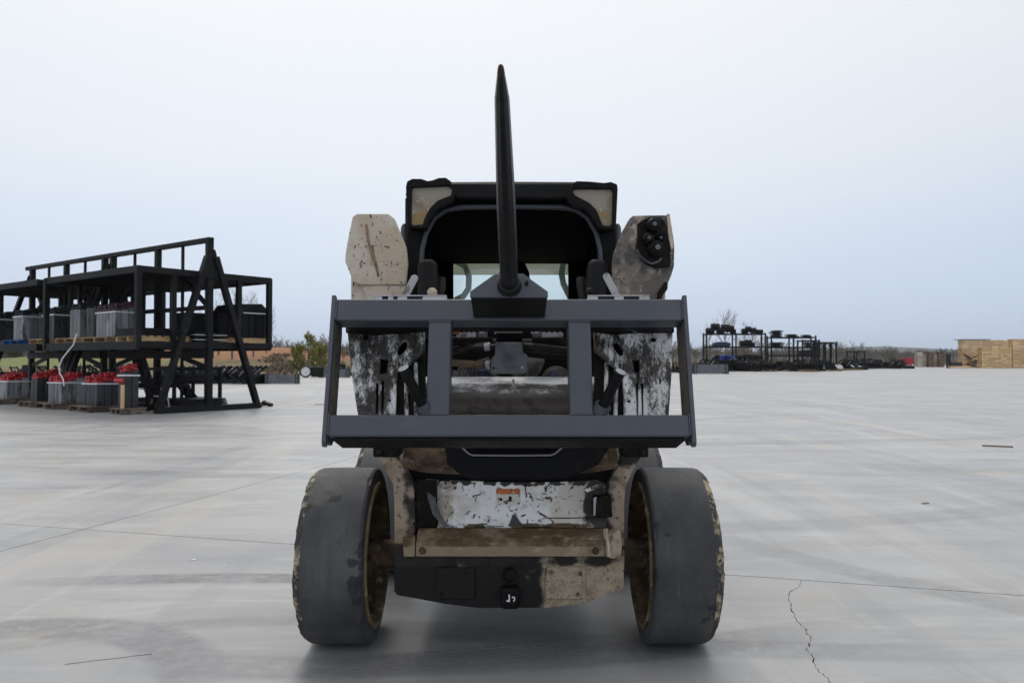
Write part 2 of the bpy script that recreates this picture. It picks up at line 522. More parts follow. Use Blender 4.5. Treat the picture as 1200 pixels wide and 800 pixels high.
M['tyre_edge'] = mat('torn_tyre_edge', (0.035, 0.035, 0.038), 0.85, 0, [
    dict(col=(0.42, 0.34, 0.22), scale=15, lo=.50, hi=.60, detail=11, nrough=.8),
    dict(col=(0.35, 0.16, 0.06), scale=8, lo=.65, hi=.70)], bump=.8, bscale=40)
M['rim'] = mat('muddy_rim', (0.235, 0.165, 0.085), 0.75, 0, [
    dict(col=(0.07, 0.05, 0.03), scale=6, lo=.38, hi=.66, detail=9, amt=.9),
    dict(col=(0.46, 0.36, 0.21), scale=24, lo=.54, hi=.72, detail=8)], bump=.4, bscale=50)
M['lens'] = mat('lamp_lens', (0.30, 0.265, 0.205), 0.22, 0, [
    dict(col=(0.22, 0.17, 0.10), scale=10, lo=.45, hi=.62),
    dict(col=(0.30, 0.19, 0.07), scale=9, lo=.36, hi=.5, grad=('Z', 1.87, 1.80)),
    dict(col=(0.55, 0.53, 0.48), scale=30, lo=.62, hi=.68)])
M['chrome'] = mat('bright_edge', (0.34, 0.35, 0.37), 0.3, 0.7)
M['orange'] = mat('orange_decal', (0.55, 0.14, 0.04), 0.6, 0, [dict(col=(0.16, 0.07, 0.04), scale=90, lo=.52, hi=.6), dict(col=(0.7, 0.66, 0.62), scale=60, lo=.62, hi=.66)])
M['decal'] = mat('white_decal', (0.62, 0.60, 0.57), 0.6, 0, [dict(col=(0.06, 0.055, 0.05), scale=65, lo=.56, hi=.61, detail=6)])
M['white_mark'] = mat('white_mark', (0.72, 0.72, 0.72), 0.6)
M['scrape'] = mat('rust_scrape', (0.26, 0.19, 0.13), 0.8, 0, [dict(col=(0.10, 0.075, 0.055), scale=26, lo=.45, hi=.65, detail=8)])
# yard things
M['rack'] = mat('rack_steel', (0.0085, 0.009, 0.0105), 0.5, 0, [dict(col=(0.03, 0.028, 0.026), scale=3, lo=.5, hi=.75, amt=.6, detail=8)], spec=.16)
M['machine'] = mat('machine_black', (0.007, 0.0075, 0.0085), 0.45, 0, [dict(col=(0.025, 0.025, 0.027), scale=4, lo=.5, hi=.7, amt=.6)], vary=.3, spec=.16)
M['steelgrey'] = mat('steel_column', (0.27, 0.285, 0.30), 0.5, 0.3, [dict(col=(0.10, 0.10, 0.11), scale=5, lo=.5, hi=.65, stretch=(1, 1, .2)), dict(col=(0.42, 0.38, 0.26), scale=4, lo=.6, hi=.7, amt=.5)], vary=.35)
M['darkgrey'] = mat('dark_column', (0.04, 0.043, 0.05), 0.5, 0.2, [dict(col=(0.016, 0.016, 0.018), scale=5, lo=.5, hi=.65)], vary=.3)
M['red'] = mat('red_cap', (0.42, 0.022, 0.030), 0.45, 0, [dict(col=(0.16, 0.012, 0.016), scale=14, lo=.5, hi=.66)])
M['dullred'] = mat('dull_red_cap', (0.14, 0.04, 0.05), 0.55, 0, [dict(col=(0.05, 0.04, 0.045), scale=12, lo=.42, hi=.56)])
M['darkcap'] = mat('dark_cap', (0.02, 0.022, 0.026), 0.5, 0.2, [dict(col=(0.11, 0.115, 0.125), scale=9, lo=.55, hi=.7)])
M['strap'] = mat('white_strap', (0.72, 0.73, 0.74), 0.5)
M['wood'] = mat('pallet_wood', (0.42, 0.29, 0.16), 0.85, 0, [dict(col=(0.27, 0.17, 0.09), scale=5, lo=.45, hi=.65, stretch=(.3, 2, 2)), dict(col=(0.12, 0.085, 0.055), scale=9, lo=.6, hi=.72)], vary=.22)
M['palewood'] = mat('fresh_pallet_wood', (0.74, 0.53, 0.29), 0.85, 0, [dict(col=(0.60, 0.40, 0.20), scale=1.5, lo=.45, hi=.6)], vary=.22)
M['greywood'] = mat('grey_pallet_wood', (0.56, 0.51, 0.44), 0.9, 0, [dict(col=(0.42, 0.37, 0.30), scale=1.5, lo=.45, hi=.6)], vary=.2)
M['brownwood'] = mat('brown_pallet_wood', (0.20, 0.155, 0.115), 0.9, 0, [dict(col=(0.08, 0.06, 0.05), scale=1.5, lo=.45, hi=.6)], vary=.2)
M['bluewood'] = mat('blue_pallet', (0.02, 0.10, 0.34), 0.7, 0, [dict(col=(0.015, 0.05, 0.16), scale=6, lo=.5, hi=.65)])
M['bluewrap'] = mat('blue_wrap', (0.02, 0.06, 0.40), 0.5, 0, [dict(col=(0.012, 0.02, 0.10), scale=2, lo=.5, hi=.62)], vary=.3)
M['whitewrap'] = mat('white_wrap', (0.75, 0.76, 0.78), 0.5)
M['redbox'] = mat('red_box', (0.36, 0.02, 0.03), 0.5)
M['bark'] = mat('bark', (0.13, 0.115, 0.10), 0.9)
M['twig'] = mat('twig', (0.15, 0.13, 0.12), 0.9)
M['woodtwig'] = mat('wood_twigs', (0.135, 0.112, 0.098), 0.95, 0, [dict(col=(0.10, 0.10, 0.075), scale=.03, lo=.5, hi=.6)])
M['needle'] = mat('pine_needles', (0.26, 0.25, 0.055), 0.7, 0, [dict(col=(0.13, 0.16, 0.04), scale=2.5, lo=.5, hi=.64), dict(col=(0.34, 0.25, 0.09), scale=3.5, lo=.54, hi=.66)])
M['evergreen'] = mat('evergreen_leaves', (0.04, 0.055, 0.03), 0.8)
M['brush'] = mat('dry_brush', (0.155, 0.118, 0.082), 0.95, 0, [dict(col=(0.10, 0.092, 0.06), scale=.3, lo=.45, hi=.6), dict(col=(0.21, 0.15, 0.10), scale=.6, lo=.55, hi=.65)])
M['joint'] = mat('joint_filler', (0.045, 0.042, 0.04), 0.9)

def glass_mat():
    m = bpy.data.materials.new('tinted_glass')
    m.use_nodes = True
    t = m.node_tree
    t.nodes.clear()
    o = N(t, 'ShaderNodeOutputMaterial')
    mixs = N(t, 'ShaderNodeMixShader')
    tr = N(t, 'ShaderNodeBsdfTransparent')
    tr.inputs[0].default_value = (0.90, 0.955, 0.935, 1)
    g = N(t, 'ShaderNodeBsdfGlossy')
    g.inputs['Roughness'].default_value = 0.05
    mixs.inputs[0].default_value = 0.06
    t.links.new(tr.outputs[0], mixs.inputs[1])
    t.links.new(g.outputs[0], mixs.inputs[2])
    t.links.new(mixs.outputs[0], o.inputs['Surface'])
    return m
M['glass'] = glass_mat()
def translucent(name, col):
    m = bpy.data.materials.new(name)
    m.use_nodes = True
    t = m.node_tree
    t.nodes.clear()
    o = N(t, 'ShaderNodeOutputMaterial')
    mixs = N(t, 'ShaderNodeMixShader')
    a = N(t, 'ShaderNodeBsdfTranslucent')
    d = N(t, 'ShaderNodeBsdfDiffuse')
    nz = N(t, 'ShaderNodeTexNoise')
    nz.inputs['Scale'].default_value = 9
    mx_ = N(t, 'ShaderNodeMix', data_type='RGBA')
    mx_.inputs[6].default_value = (*col, 1)
    mx_.inputs[7].default_value = (*[c * .85 for c in col], 1)
    t.links.new(nz.outputs['Fac'], mx_.inputs[0])
    for q in (a, d): t.links.new(mx_.outputs[2], q.inputs[0])
    mixs.inputs[0].default_value = .25
    t.links.new(a.outputs[0], mixs.inputs[1])
    t.links.new(d.outputs[0], mixs.inputs[2])
    t.links.new(mixs.outputs[0], o.inputs['Surface'])
    return m

# ------------------------------------------------------------------ concrete yard
GA, GB = G(0, 608), G(1200, 690)
DB = V((GB.x - GA.x, GB.y - GA.y, 0)).normalized()      # long joint, left to right
DA = V((-DB.y, DB.x, 0))                                 # the crossing joint, away from the camera
J = G(97, 620)
ANG = atan2(DB.y, DB.x)

def concrete():
    m = bpy.data.materials.new('concrete')
    m.use_nodes = True
    t = m.node_tree
    L = t.links.new
    b = t.nodes['Principled BSDF']
    tc = N(t, 'ShaderNodeTexCoord')
    pos = tc.outputs['Object']
    def noise(scale, stretch=(1, 1, 1), rot=0, detail=6, rough=.6, dist=0):
        mp = N(t, 'ShaderNodeMapping')
        mp.inputs['Scale'].default_value = stretch
        mp.inputs['Rotation'].default_value = (0, 0, rot)
        L(pos, mp.inputs[0])
        n = N(t, 'ShaderNodeTexNoise')
        n.inputs['Scale'].default_value = scale
        n.inputs['Detail'].default_value = detail
        n.inputs['Roughness'].default_value = rough
        n.inputs['Distortion'].default_value = dist
        L(mp.outputs[0], n.inputs['Vector'])
        return n.outputs['Fac']
    def rng(v, lo, hi, a=0.0, c=1.0):
        r = N(t, 'ShaderNodeMapRange')
        r.interpolation_type = 'SMOOTHSTEP'
        for k, q in zip(('From Min', 'From Max', 'To Min', 'To Max'), (lo, hi, a, c)):
            r.inputs[k].default_value = q
        L(v, r.inputs['Value'])
        return r.outputs[0]
    def mth(op, a, c=None):
        n = N(t, 'ShaderNodeMath', operation=op)
        for i, q in enumerate((a, c)):
            if q is None: continue
            if isinstance(q, (int, float)): n.inputs[i].default_value = q
            else: L(q, n.inputs[i])
        return n.outputs[0]
    def mix(f, a, col):
        n = N(t, 'ShaderNodeMix', data_type='RGBA')
        L(f, n.inputs[0])
        if isinstance(a, tuple): n.inputs[6].default_value = (*a, 1)
        else: L(a, n.inputs[6])
        n.inputs[7].default_value = (*col, 1)
        return n.outputs[2]
    c = mix(rng(noise(.22, (1, 1, 1), 0, 6, .6, .5), .34, .68), (0.345, 0.345, 0.35), (0.415, 0.405, 0.39))
    # trowel and traffic strokes in several directions
    c = mix(rng(noise(.55, (.5, 1.1, 1), R(48), 9, .66, 1.1), .42, .66, 0, .85), c, (0.285, 0.288, 0.30))
    c = mix(rng(noise(.95, (.38, 1.2, 1), R(-38), 9, .66, .9), .50, .68, 0, .7), c, (0.27, 0.272, 0.283))
    c = mix(rng(noise(1.3, (.35, 1.3, 1), R(20), 9, .68, .8), .52, .70, 0, .8), c, (0.49, 0.485, 0.475))
    c = mix(rng(noise(2.1, (.30, 1.3, 1), R(-62), 8, .68, .6), .53, .70, 0, .6), c, (0.46, 0.455, 0.445))
    c = mix(rng(noise(.75, (.8, 1, 1), R(30), 7, .62, .6), .54, .70, 0, .55), c, (0.44, 0.39, 0.325))
    c = mix(rng(noise(4.2, (.22, 1.4, 1), R(28), 9, .72, .4), .53, .72, 0, .5), c, (0.25, 0.25, 0.257))
    c = mix(rng(noise(5.0, (.22, 1.4, 1), R(-48), 9, .72, .4), .54, .72, 0, .45), c, (0.50, 0.49, 0.475))
    c = mix(rng(noise(.16, (1, 1, 1), 0, 5, .6), .46, .66, 0, .5), c, (0.30, 0.305, 0.32))
    # long strokes left by sweeping and traffic, mostly running away from the camera
    c = mix(rng(noise(1.1, (1.4, .13, 1), R(24), 8, .62, .5), .54, .66, 0, .55), c, (0.265, 0.268, 0.28))
    c = mix(rng(noise(1.0, (1.4, .12, 1), R(-33), 8, .62, .5), .54, .66, 0, .55), c, (0.475, 0.465, 0.45))
    c = mix(rng(noise(.9, (1.3, .12, 1), R(-52), 8, .62, .6), .55, .67, 0, .55), c, (0.262, 0.265, 0.275))
    c = mix(rng(noise(1.0, (1.3, .14, 1), R(55), 8, .62, .6), .56, .68, 0, .55), c, (0.45, 0.42, 0.375))
    c = mix(rng(noise(150, (1, 1, 1), 0, 2, .6), .5, .75, 0, .35), c, (0.22, 0.22, 0.22))
    c = mix(rng(noise(26, (1, 1, 1), 0, 4, .7), .68, .72, 0, .55), c, (0.16, 0.155, 0.15))
    c = mix(rng(noise(19, (1, 1, 1), 1.0, 4, .7), .705, .73, 0, .6), c, (0.62, 0.61, 0.60))
    # tyre scrubs: arcs with their own centre, radius and width
    sep = N(t, 'ShaderNodeSeparateXYZ')
    L(pos, sep.inputs[0])
    nb = noise(2.2, (1, 1, 1), 0, 5, .65)
    nfine = noise(16, (1, 1, 1), 0, 4, .65)
    def arc(cx, cy, r, w, amt, x0, x1, soft=.5):
        nonlocal c
        dx = mth('SUBTRACT', sep.outputs[0], cx)
        dy = mth('SUBTRACT', sep.outputs[1], cy)
        d = mth('SQRT', mth('ADD', mth('MULTIPLY', dx, dx), mth('MULTIPLY', dy, dy)))
        e = mth('ABSOLUTE', mth('SUBTRACT', d, r))
        f = rng(e, w * .55, w, 1, 0)
        f = mth('MULTIPLY', f, rng(nb, .28, .55, .35, 1))
        f = mth('MULTIPLY', f, rng(nfine, .3, .6, .55, 1))
        f = mth('MULTIPLY', f, rng(sep.outputs[0], x0 - soft, x0 + soft))
        f = mth('MULTIPLY', f, rng(sep.outputs[0], x1 - soft, x1 + soft, 1, 0))
        f = mth('MULTIPLY', f, amt)
        c = mix(f, c, (0.15, 0.15, 0.157))
    a1 = G(210, 677)
    arc(a1.x + .35, a1.y - 7.0, 7.0, .12, 1.0, -2.3, -.75, .5)
    a2 = G(90, 735)
    arc(a2.x - .1, a2.y - .95, .95, .17, .75, -2.6, -1.2, .2)
    arc(a2.x + 1.0, a2.y - 2.1, 2.2, .09, .45, -2.2, -.8, .3)
    a3 = G(1120, 690)
    arc(a3.x + 6.0, a3.y + 5.0, 7.9, .16, .42, 1.4, 5, .5)
    a4 = G(1150, 600)
    arc(a4.x - 4, a4.y + 11.0, 11.7, .22, .35, .8, 6, .8)
    a5 = G(560, 775)
    arc(a5.x - .8, a5.y + 6.4, 6.45, .15, .62, -1.3, 1.2, .4)
    arc(a5.x + 2.0, a5.y + 9.4, 9.3, .13, .5, -1.0, 1.6, .4)
    a6 = G(150, 560)
    arc(a6.x + 4, a6.y + 22, 22, .26, .4, -6, 0, 1)
    a7 = G(1000, 520)
    arc(a7.x - 6, a7.y + 34, 34.2, .3, .35, 1, 12, 1.5)
    br = N(t, 'ShaderNodeTexBrick')
    for k_, q_ in (('Scale', 1.0), ('Mortar Size', .006), ('Mortar Smooth', .5), ('Brick Width', .085), ('Row Height', .036)):
        br.inputs[k_].default_value = q_
    mpb = N(t, 'ShaderNodeMapping')
    mpb.inputs['Rotation'].default_value = (0, 0, R(-14))
    L(pos, mpb.inputs[0])
    L(mpb.outputs[0], br.inputs['Vector'])
    g1_ = G(560, 768)
    px_ = mth('SUBTRACT', sep.outputs[0], g1_.x)
    ln_ = mth('SUBTRACT', mth('SUBTRACT', sep.outputs[1], g1_.y), mth('MULTIPLY', px_, .27))
    f = rng(mth('ABSOLUTE', ln_), .09, .14, 1, 0)
    f = mth('MULTIPLY', f, rng(mth('ABSOLUTE', px_), .35, .75, 1, 0))
    f = mth('MULTIPLY', f, rng(nb, .30, .55, .2, 1))
    f = mth('MULTIPLY', f, mth('SUBTRACT', .75, mth('MULTIPLY', br.outputs['Fac'], .7)))
    c = mix(f, c, (0.17, 0.168, 0.17))
    L(c, b.inputs['Base Color'])
    rr = rng(noise(1.3, (.4, 1.4, 1), R(10), 5), .35, .7, .36, .58)
    L(rr, b.inputs['Roughness'])
    dk = N(t, 'ShaderNodeMix', data_type='RGBA')
    dk.blend_type = 'MULTIPLY'
    dk.inputs[0].default_value = 1
    dk.inputs[7].default_value = (.965, .965, .965, 1)
    L(c, dk.inputs[6])
    L(dk.outputs[2], b.inputs['Base Color'])
    b.inputs['Specular IOR Level'].default_value = .6
    bn = N(t, 'ShaderNodeBump')
    bn.inputs['Strength'].default_value = .25
    bn.inputs['Distance'].default_value = .002
    L(noise(85, (1, 1, 1), 0, 5, .7), bn.inputs['Height'])
    L(bn.outputs[0], b.inputs['Normal'])
    return m
M['concrete'] = concrete()

YARD = [V(p) for p in ((-70, -2), (-70, -40), (160, -40), (160, 135), (58, 135))]
def clip(poly, p, n):
    out = []
    for i in range(len(poly)):
        a, b = poly[i], poly[(i + 1) % len(poly)]
        da, db = (a - p).dot(n), (b - p).dot(n)
        if da >= 0: out.append(a)
        if da * db < 0: out.append(a + (b - a) * (da / (da - db)))
    return out
GAP = 0.0048
yard = tag(link(bpy.data.objects.new('concrete_yard', None)), 'pale grey concrete yard with saw-cut joints, tyre marks and one crack', kind='structure')
J2, A2_, B2_ = V((J.x, J.y)), V((DA.x, DA.y)), V((DB.x, DB.y))
def slab(poly, name='slab'):
    b = MB()
    b.prism([(p.x, p.y, 0) for p in poly], (0, 0, -.012))
    return b.build(name, M['concrete'], yard, smooth=False)
poly = YARD
back = clip(poly, J2 + A2_ * GAP, A2_)
front = clip(poly, J2 - A2_ * GAP, -A2_)
slab(clip(back, J2 - B2_ * GAP, -B2_))
slab(clip(back, J2 + B2_ * GAP, B2_))
slab(clip(front, J2 - B2_ * GAP, -B2_))
fr = clip(front, J2 + B2_ * GAP, B2_)
# a crack wanders from the joint towards the camera and splits that slab
cpx = [(940, 683), (926, 694), (924, 703), (929, 716), (934, 727), (942, 735), (949, 745), (950, 752), (946, 760), (953, 768), (954, 778), (962, 788), (970, 795), (978, 803), (983, 815), (996, 840)]
cr_pts = []
for i, (px, py) in enumerate(cpx):
    g = G(px, py)
    cr_pts.append(V((g.x, g.y)))
fine = []
for i in range(len(cr_pts) - 1):
    for k in range(5):
        q = cr_pts[i].lerp(cr_pts[i + 1], k / 5)
        if not (i == 0 and k == 0):
            q = q + V((random.uniform(-.006, .006), random.uniform(-.007, .007)))
        fine.append(q)
fine.append(cr_pts[-1])
last = fine[-1]
fine += [V((last.x + .1, last.y - .6)), V((last.x + .05, last.y - 1.6)), V((last.x + .2, -10)), V((last.x + .3, -40))]
# the crack starts on the slab's far edge
n0 = (fine[0] - (J2 - A2_ * GAP)).dot(A2_)
fine[0] = fine[0] - A2_ * n0
def crackside(sign):
    pts = []
    for i, q in enumerate(fine):
        w = .0010 + .0016 * abs(sin(i * 1.7)) * abs(sin(i * .37)) + (.0028 if i % 11 == 4 else 0)
        if i == 0: pts.append(q + B2_ * (sign * w))
        elif i == len(fine) - 1: pts.append(V((q.x + sign * w, -40)))
        else: pts.append(V((q.x + sign * w, q.y)))
    return pts
# far edge runs from left end to right end of the front slab
edge = sorted([p for p in fr if abs((p - (J2 - A2_ * GAP)).dot(A2_)) < 1e-3], key=lambda p: (p - J2).dot(B2_))
e0, e1 = edge[0], edge[-1]
lowL = sorted([p for p in fr if p.y < -39.9], key=lambda p: p.x)
slab([e0] + crackside(-1) + ([lowL[0]] if lowL else []))
others = [p for p in fr if p.x > 150 and p.y < e1.y - 1e-3 and p.y > -39.9]
slab(crackside(1)[::-1] + [e1] + [lowL[-1]])
jb = MB()
jb.prism([(p.x, p.y, -.013) for p in YARD], (0, 0, -.003))
jb.build('joint_filler', M['joint'], yard, smooth=False)

# ------------------------------------------------------------------ terrain to the horizon
def outside(x, y):
    d = -1e9
    n = len(YARD)
    for i in range(n):
        a, b = YARD[i], YARD[(i + 1) % n]
        e = (b - a).normalized()
        d = max(d, (x - a.x) * e.y - (y - a.y) * e.x)
    return d
def sst(x):
    x = max(0.0, min(1.0, x))
    return x * x * (3 - 2 * x)
def terrain_h(x, y):
    d = outside(x, y)
    if d <= 0: return -.05
    k = sst(d / 10)
    h = -.05 + k * .05
    rr = hypot(x, y)
    h += k * 2.35 * exp(-((x + 45) / 21) ** 2 - ((y - 104) / 24) ** 2)        # bank behind the left rack
    h += k * 1.5 * exp(-((x + 26) / 10) ** 2 - ((y - 92) / 15) ** 2)
    h += k * .35 * (mnoise.noise(V((x * .03, y * .03, 3))) + .3)
    if rr > 500:
        az = x / max(1, y) if y > 0 else 9
        f = sst((rr - 500) / 1500)
        h += f * (13 + 8 * mnoise.noise(V((x * .0009, y * .0009, 1))))
        if y > 0:
            h += 30 * exp(-((x - 1130) / 150) ** 2 - ((y - 2550) / 500) ** 2)
            h += 14 * exp(-((x - 420) / 260) ** 2 - ((y - 2500) / 500) ** 2)
            h += 18 * exp(-((x + 300) / 500) ** 2 - ((y - 2300) / 500) ** 2)
    return h
def terrain():
    rings = [0.0] + [14 * (1.045 ** i) for i in range(0, 150)]
    rings = [r for r in rings if r < 9000] + [9000]
    na = 300
    verts, faces = [(0, 0, terrain_h(0, 0))], []
    for r in rings[1:]:
        for k in range(na):
            a = 2 * pi * k / na
            x, y = r * sin(a), r * cos(a)
            verts.append((x, y, terrain_h(x, y)))
    for k in range(na):
        faces.append((0, 1 + (k + 1) % na, 1 + k))
    for i in range(len(rings) - 2):
        A, B = 1 + i * na, 1 + (i + 1) * na
        for k in range(na):
            faces.append((A + k, A + (k + 1) % na, B + (k + 1) % na, B + k))
    m = bpy.data.materials.new('dry_ground')
    m.use_nodes = True
    t = m.node_tree
    L = t.links.new
    b = t.nodes['Principled BSDF']
    b.inputs['Roughness'].default_value = .95
    b.inputs['Specular IOR Level'].default_value = .1
    tc = N(t, 'ShaderNodeTexCoord')
    def nz(s, d=5):
        n = N(t, 'ShaderNodeTexNoise')
        n.inputs['Scale'].default_value = s
        n.inputs['Detail'].default_value = d
        L(tc.outputs['Object'], n.inputs['Vector'])
        return n.outputs['Fac']
    def rng(v, lo, hi, a=0., c_=1.):
        r = N(t, 'ShaderNodeMapRange')
        r.interpolation_type = 'SMOOTHSTEP'
        for k, q in zip(('From Min', 'From Max', 'To Min', 'To Max'), (lo, hi, a, c_)):
            r.inputs[k].default_value = q
        L(v, r.inputs['Value'])
        return r.outputs[0]
    def mix(f, a, col):
        n = N(t, 'ShaderNodeMix', data_type='RGBA')
        L(f, n.inputs[0])
        if isinstance(a, tuple): n.inputs[6].default_value = (*a, 1)
        else: L(a, n.inputs[6])
        n.inputs[7].default_value = (*col, 1)
        return n.outputs[2]
    def blob(cx, cy, rx, ry, wob):
        mp = N(t, 'ShaderNodeMapping')
        mp.vector_type = 'TEXTURE'
        mp.inputs['Location'].default_value = (cx, cy, 0)
        mp.inputs['Scale'].default_value = (rx, ry, 1e4)
        L(tc.outputs['Object'], mp.inputs[0])
        ln = N(t, 'ShaderNodeVectorMath', operation='LENGTH')
        L(mp.outputs[0], ln.inputs[0])
        ad = N(t, 'ShaderNodeMath', operation='MULTIPLY_ADD')
        L(nz(.12), ad.inputs[0])
        ad.inputs[1].default_value = wob
        L(ln.outputs['Value'], ad.inputs[2])
        return rng(ad.outputs[0], .85 + wob * .5, 1.15 + wob * .5, 1, 0)
    c = mix(rng(nz(.05), .4, .65), (0.19, 0.14, 0.09), (0.15, 0.125, 0.07))
    c = mix(rng(nz(.8), .5, .7, 0, .6), c, (0.25, 0.19, 0.12))
    c = mix(blob(-45, 88, 17, 17, .7), c, (0.17, 0.19, 0.075))
    c = mix(blob(-32, 92, 14, 13, .9), c, (0.30, 0.155, 0.085))
    c = mix(blob(-52, 108, 26, 9, .9), c, (0.28, 0.145, 0.085))
    c = mix(rng(nz(.5), .55, .68, 0, .6), c, (0.22, 0.165, 0.10))
    pos_ = N(t, 'ShaderNodeVectorMath', operation='LENGTH')
    L(tc.outputs['Object'], pos_.inputs[0])
    c = mix(rng(pos_.outputs['Value'], 330, 600), c, (0.055, 0.055, 0.045))
    L(c, b.inputs['Base Color'])
    o = pymesh('ground', verts, faces, m, smooth=True)
    tag(o, 'dry brown ground and hills beyond the concrete yard', kind='structure')
terrain()

# ------------------------------------------------------------------ trees and brush
def branch_list(h, seed, spread=.5, n1=9, n2=4, n3=0, trunk_r=None, lean=.06):
    rnd = random.Random(seed)
    tr = trunk_r or h * .014
    trunk = []
    p = V((0, 0, 0))
    dirv = V((rnd.uniform(-lean, lean), rnd.uniform(-lean, lean), 1))
    for i in range(7):
        trunk.append((p.copy(), tr * (1 - i / 7.2)))
        p += dirv.normalized() * h / 6.6
        dirv += V((rnd.uniform(-.1, .1), rnd.uniform(-.1, .1), 0))
    def at(t):
        q = t * 6
        i = min(5, int(q))
        return trunk[i][0].lerp(trunk[i + 1][0], q - i), trunk[i][1] * (1 - (q - i)) + trunk[i + 1][1] * (q - i)
    br = []
    def grow(p, d, L, r, level):
        pts = [p]
        q = p.copy()
        dd = d.copy()
        for k in range(3):
            q = q + dd * L / 3
            dd = (dd + V((rnd.uniform(-.25, .25), rnd.uniform(-.25, .25), rnd.uniform(0, .3)))).normalized()
            pts.append(q.copy())
        br.append((pts, r))
        nn = (n2 if level == 1 else n3 if level == 2 else 0)
        for j in range(nn):
            u = rnd.uniform(.3, 1)
            i = min(2, int(u * 3))
            pp = pts[i].lerp(pts[i + 1], u * 3 - i)
            nd = (dd + V((rnd.uniform(-1, 1), rnd.uniform(-1, 1), rnd.uniform(-.2, .8))) * .75).normalized()
            grow(pp, nd, L * rnd.uniform(.35, .6), r * .5, level + 1)
    for i in range(n1):
        u = rnd.uniform(.22, .97)
        pp, rr = at(u)
        a = rnd.uniform(0, 2 * pi)
        d = V((cos(a) * spread * 1.5, sin(a) * spread * 1.5, 1)).normalized()
        grow(pp, d, h * (.5 - .3 * u) * rnd.uniform(.8, 1.2), rr * .55, 1)
    return trunk, br
def bare_tree(name, loc, h, seed, label, group=None, **kw):
    t = thing(name, label, 'tree', loc, group=group)
    trunk, br = branch_list(h, seed, **kw)
    b = MB()
    b.tube([p for p, r in trunk], [r for p, r in trunk], 6)
    b.build('trunk', M['bark'], t, local=True)
    b = MB()
    for pts, r in br:
        b.tube(pts, [r, r * .75, r * .5, r * .2], 3, caps=False)
    b.build('crown', M['twig'], t, local=True, recalc=False)
    return t
def on_ground(px, Y):
    x = (px - 600) / FPX * Y
    return V((x, Y, terrain_h(x, Y)))
BT = [(272, 78, 7.4, 11, 'bare winter tree seen through the right end of the left rack'),
      (256, 82, 6.3, 12, 'smaller bare tree left of the one behind the rack end'),
      (297, 80, 6.6, 13, 'bare tree rising behind the black hopper on the rack'),
      (312, 84, 4.6, 15, 'short bare tree just right of the left rack'),
      (851, 150, 10.2, 21, 'tall bare tree above the far right shelving'),
      (832, 150, 7.2, 22, 'bare tree just right of the spear frame at mid distance'),
      (868, 155, 6.6, 23, 'thin bare tree between the two shelves of the far rack'),
      (882, 158, 8.2, 24, 'slender pale bare tree behind the second shelf of the far rack')]
for px, Y, h, sd, lb in BT:
    bare_tree('bare_tree', on_ground(px, Y), h, sd, lb, n1=16, n2=6, n3=3, spread=.45, trunk_r=h * .016)

# far wood: one mass of bare trees, built as real twigs
def wood():
    rnd = random.Random(3)
    protos = [branch_list(1, 100 + i, spread=.5, n1=11, n2=3, trunk_r=.014) for i in range(8)]
    verts, faces = [], []
    def put(x, y, h, k, rot):
        z0 = terrain_h(x, y) - .2
        c, s_ = cos(rot), sin(rot)
        trunk, br = protos[k]
        wid = 1.25
        def T(p): return (x + (p.x * c - p.y * s_) * h * wid, y + (p.x * s_ + p.y * c) * h * wid, z0 + p.z * h)
        def stick(p0, p1, r0, r1):
            d = (p1 - p0).normalized()
            a = d.cross(V((.3, .9, .1))).normalized()
            b_ = d.cross(a)
            i0 = len(verts)
            for p, r in ((p0, r0), (p1, r1)):
                for q in range(3):
                    verts.append(T(p + (a * cos(q * 2.0944) + b_ * sin(q * 2.0944)) * r))
            for q in range(3):
                faces.append((i0 + q, i0 + (q + 1) % 3, i0 + 3 + (q + 1) % 3, i0 + 3 + q))
        stick(trunk[0][0], trunk[3][0], .016, .012)
        stick(trunk[3][0], trunk[6][0], .012, .004)
        for pts, r in br:
            stick(pts[0], pts[1], max(r, .006), .0055)
            stick(pts[1], pts[3], .0055, .0035)
    n = 0
    while n < 2300:
        Y = rnd.uniform(150, 420)
        px = rnd.uniform(-120, 1320)
        x = (px - 600) / FPX * Y
        if outside(x, Y) < 25: continue
        if px < 310 and Y < 190: continue
        hmax = (6.2 if px < 500 else 5.4 if px < 900 else 4.6 if px < 1050 else 3.8)
        wave = 1 + .22 * mnoise.noise(V((px * .011, Y * .004, 5)))
        h = hmax * rnd.uniform(.65, 1.05) * (.75 + Y / 900) * wave
        put(x, Y, h, rnd.randrange(8), rnd.uniform(0, 6.28))
        n += 1
    o = pymesh('far_wood', verts, faces, M['woodtwig'])
    tag(o, 'far bare brown wood along the horizon', kind='stuff')
wood()
def scatter_leaves(name, spots, m, kind='stuff', label=None, size=.12, seed=5, parent=None, up=.5):
    rnd = random.Random(seed)
    verts, faces = [], []
    for (c, rad, n) in spots:
        for i in range(n):
            while True:
                q = V((rnd.uniform(-1, 1), rnd.uniform(-1, 1), rnd.uniform(-1, 1)))
                if q.length < 1: break
            p = V((c[0] + q.x * rad[0], c[1] + q.y * rad[1], c[2] + q.z * rad[2]))
            d = V((rnd.uniform(-1, 1), rnd.uniform(-1, 1), rnd.uniform(-up, 1))).normalized()
            e = d.cross(V((rnd.uniform(-1, 1), rnd.uniform(-1, 1), rnd.uniform(-1, 1)))).normalized()
            s_ = size * rnd.uniform(.6, 1.3)
            i0 = len(verts)
            verts += [tuple(p - e * s_ * .22), tuple(p + e * s_ * .22), tuple(p + d * s_ + e * s_ * .1), tuple(p + d * s_ - e * s_ * .1)]
            faces.append((i0, i0 + 1, i0 + 2, i0 + 3))
    o = pymesh(name, verts, faces, m, parent)
    if parent is None or kind: tag(o, label, kind=kind)
    return o
rnd = random.Random(9)
spots = []
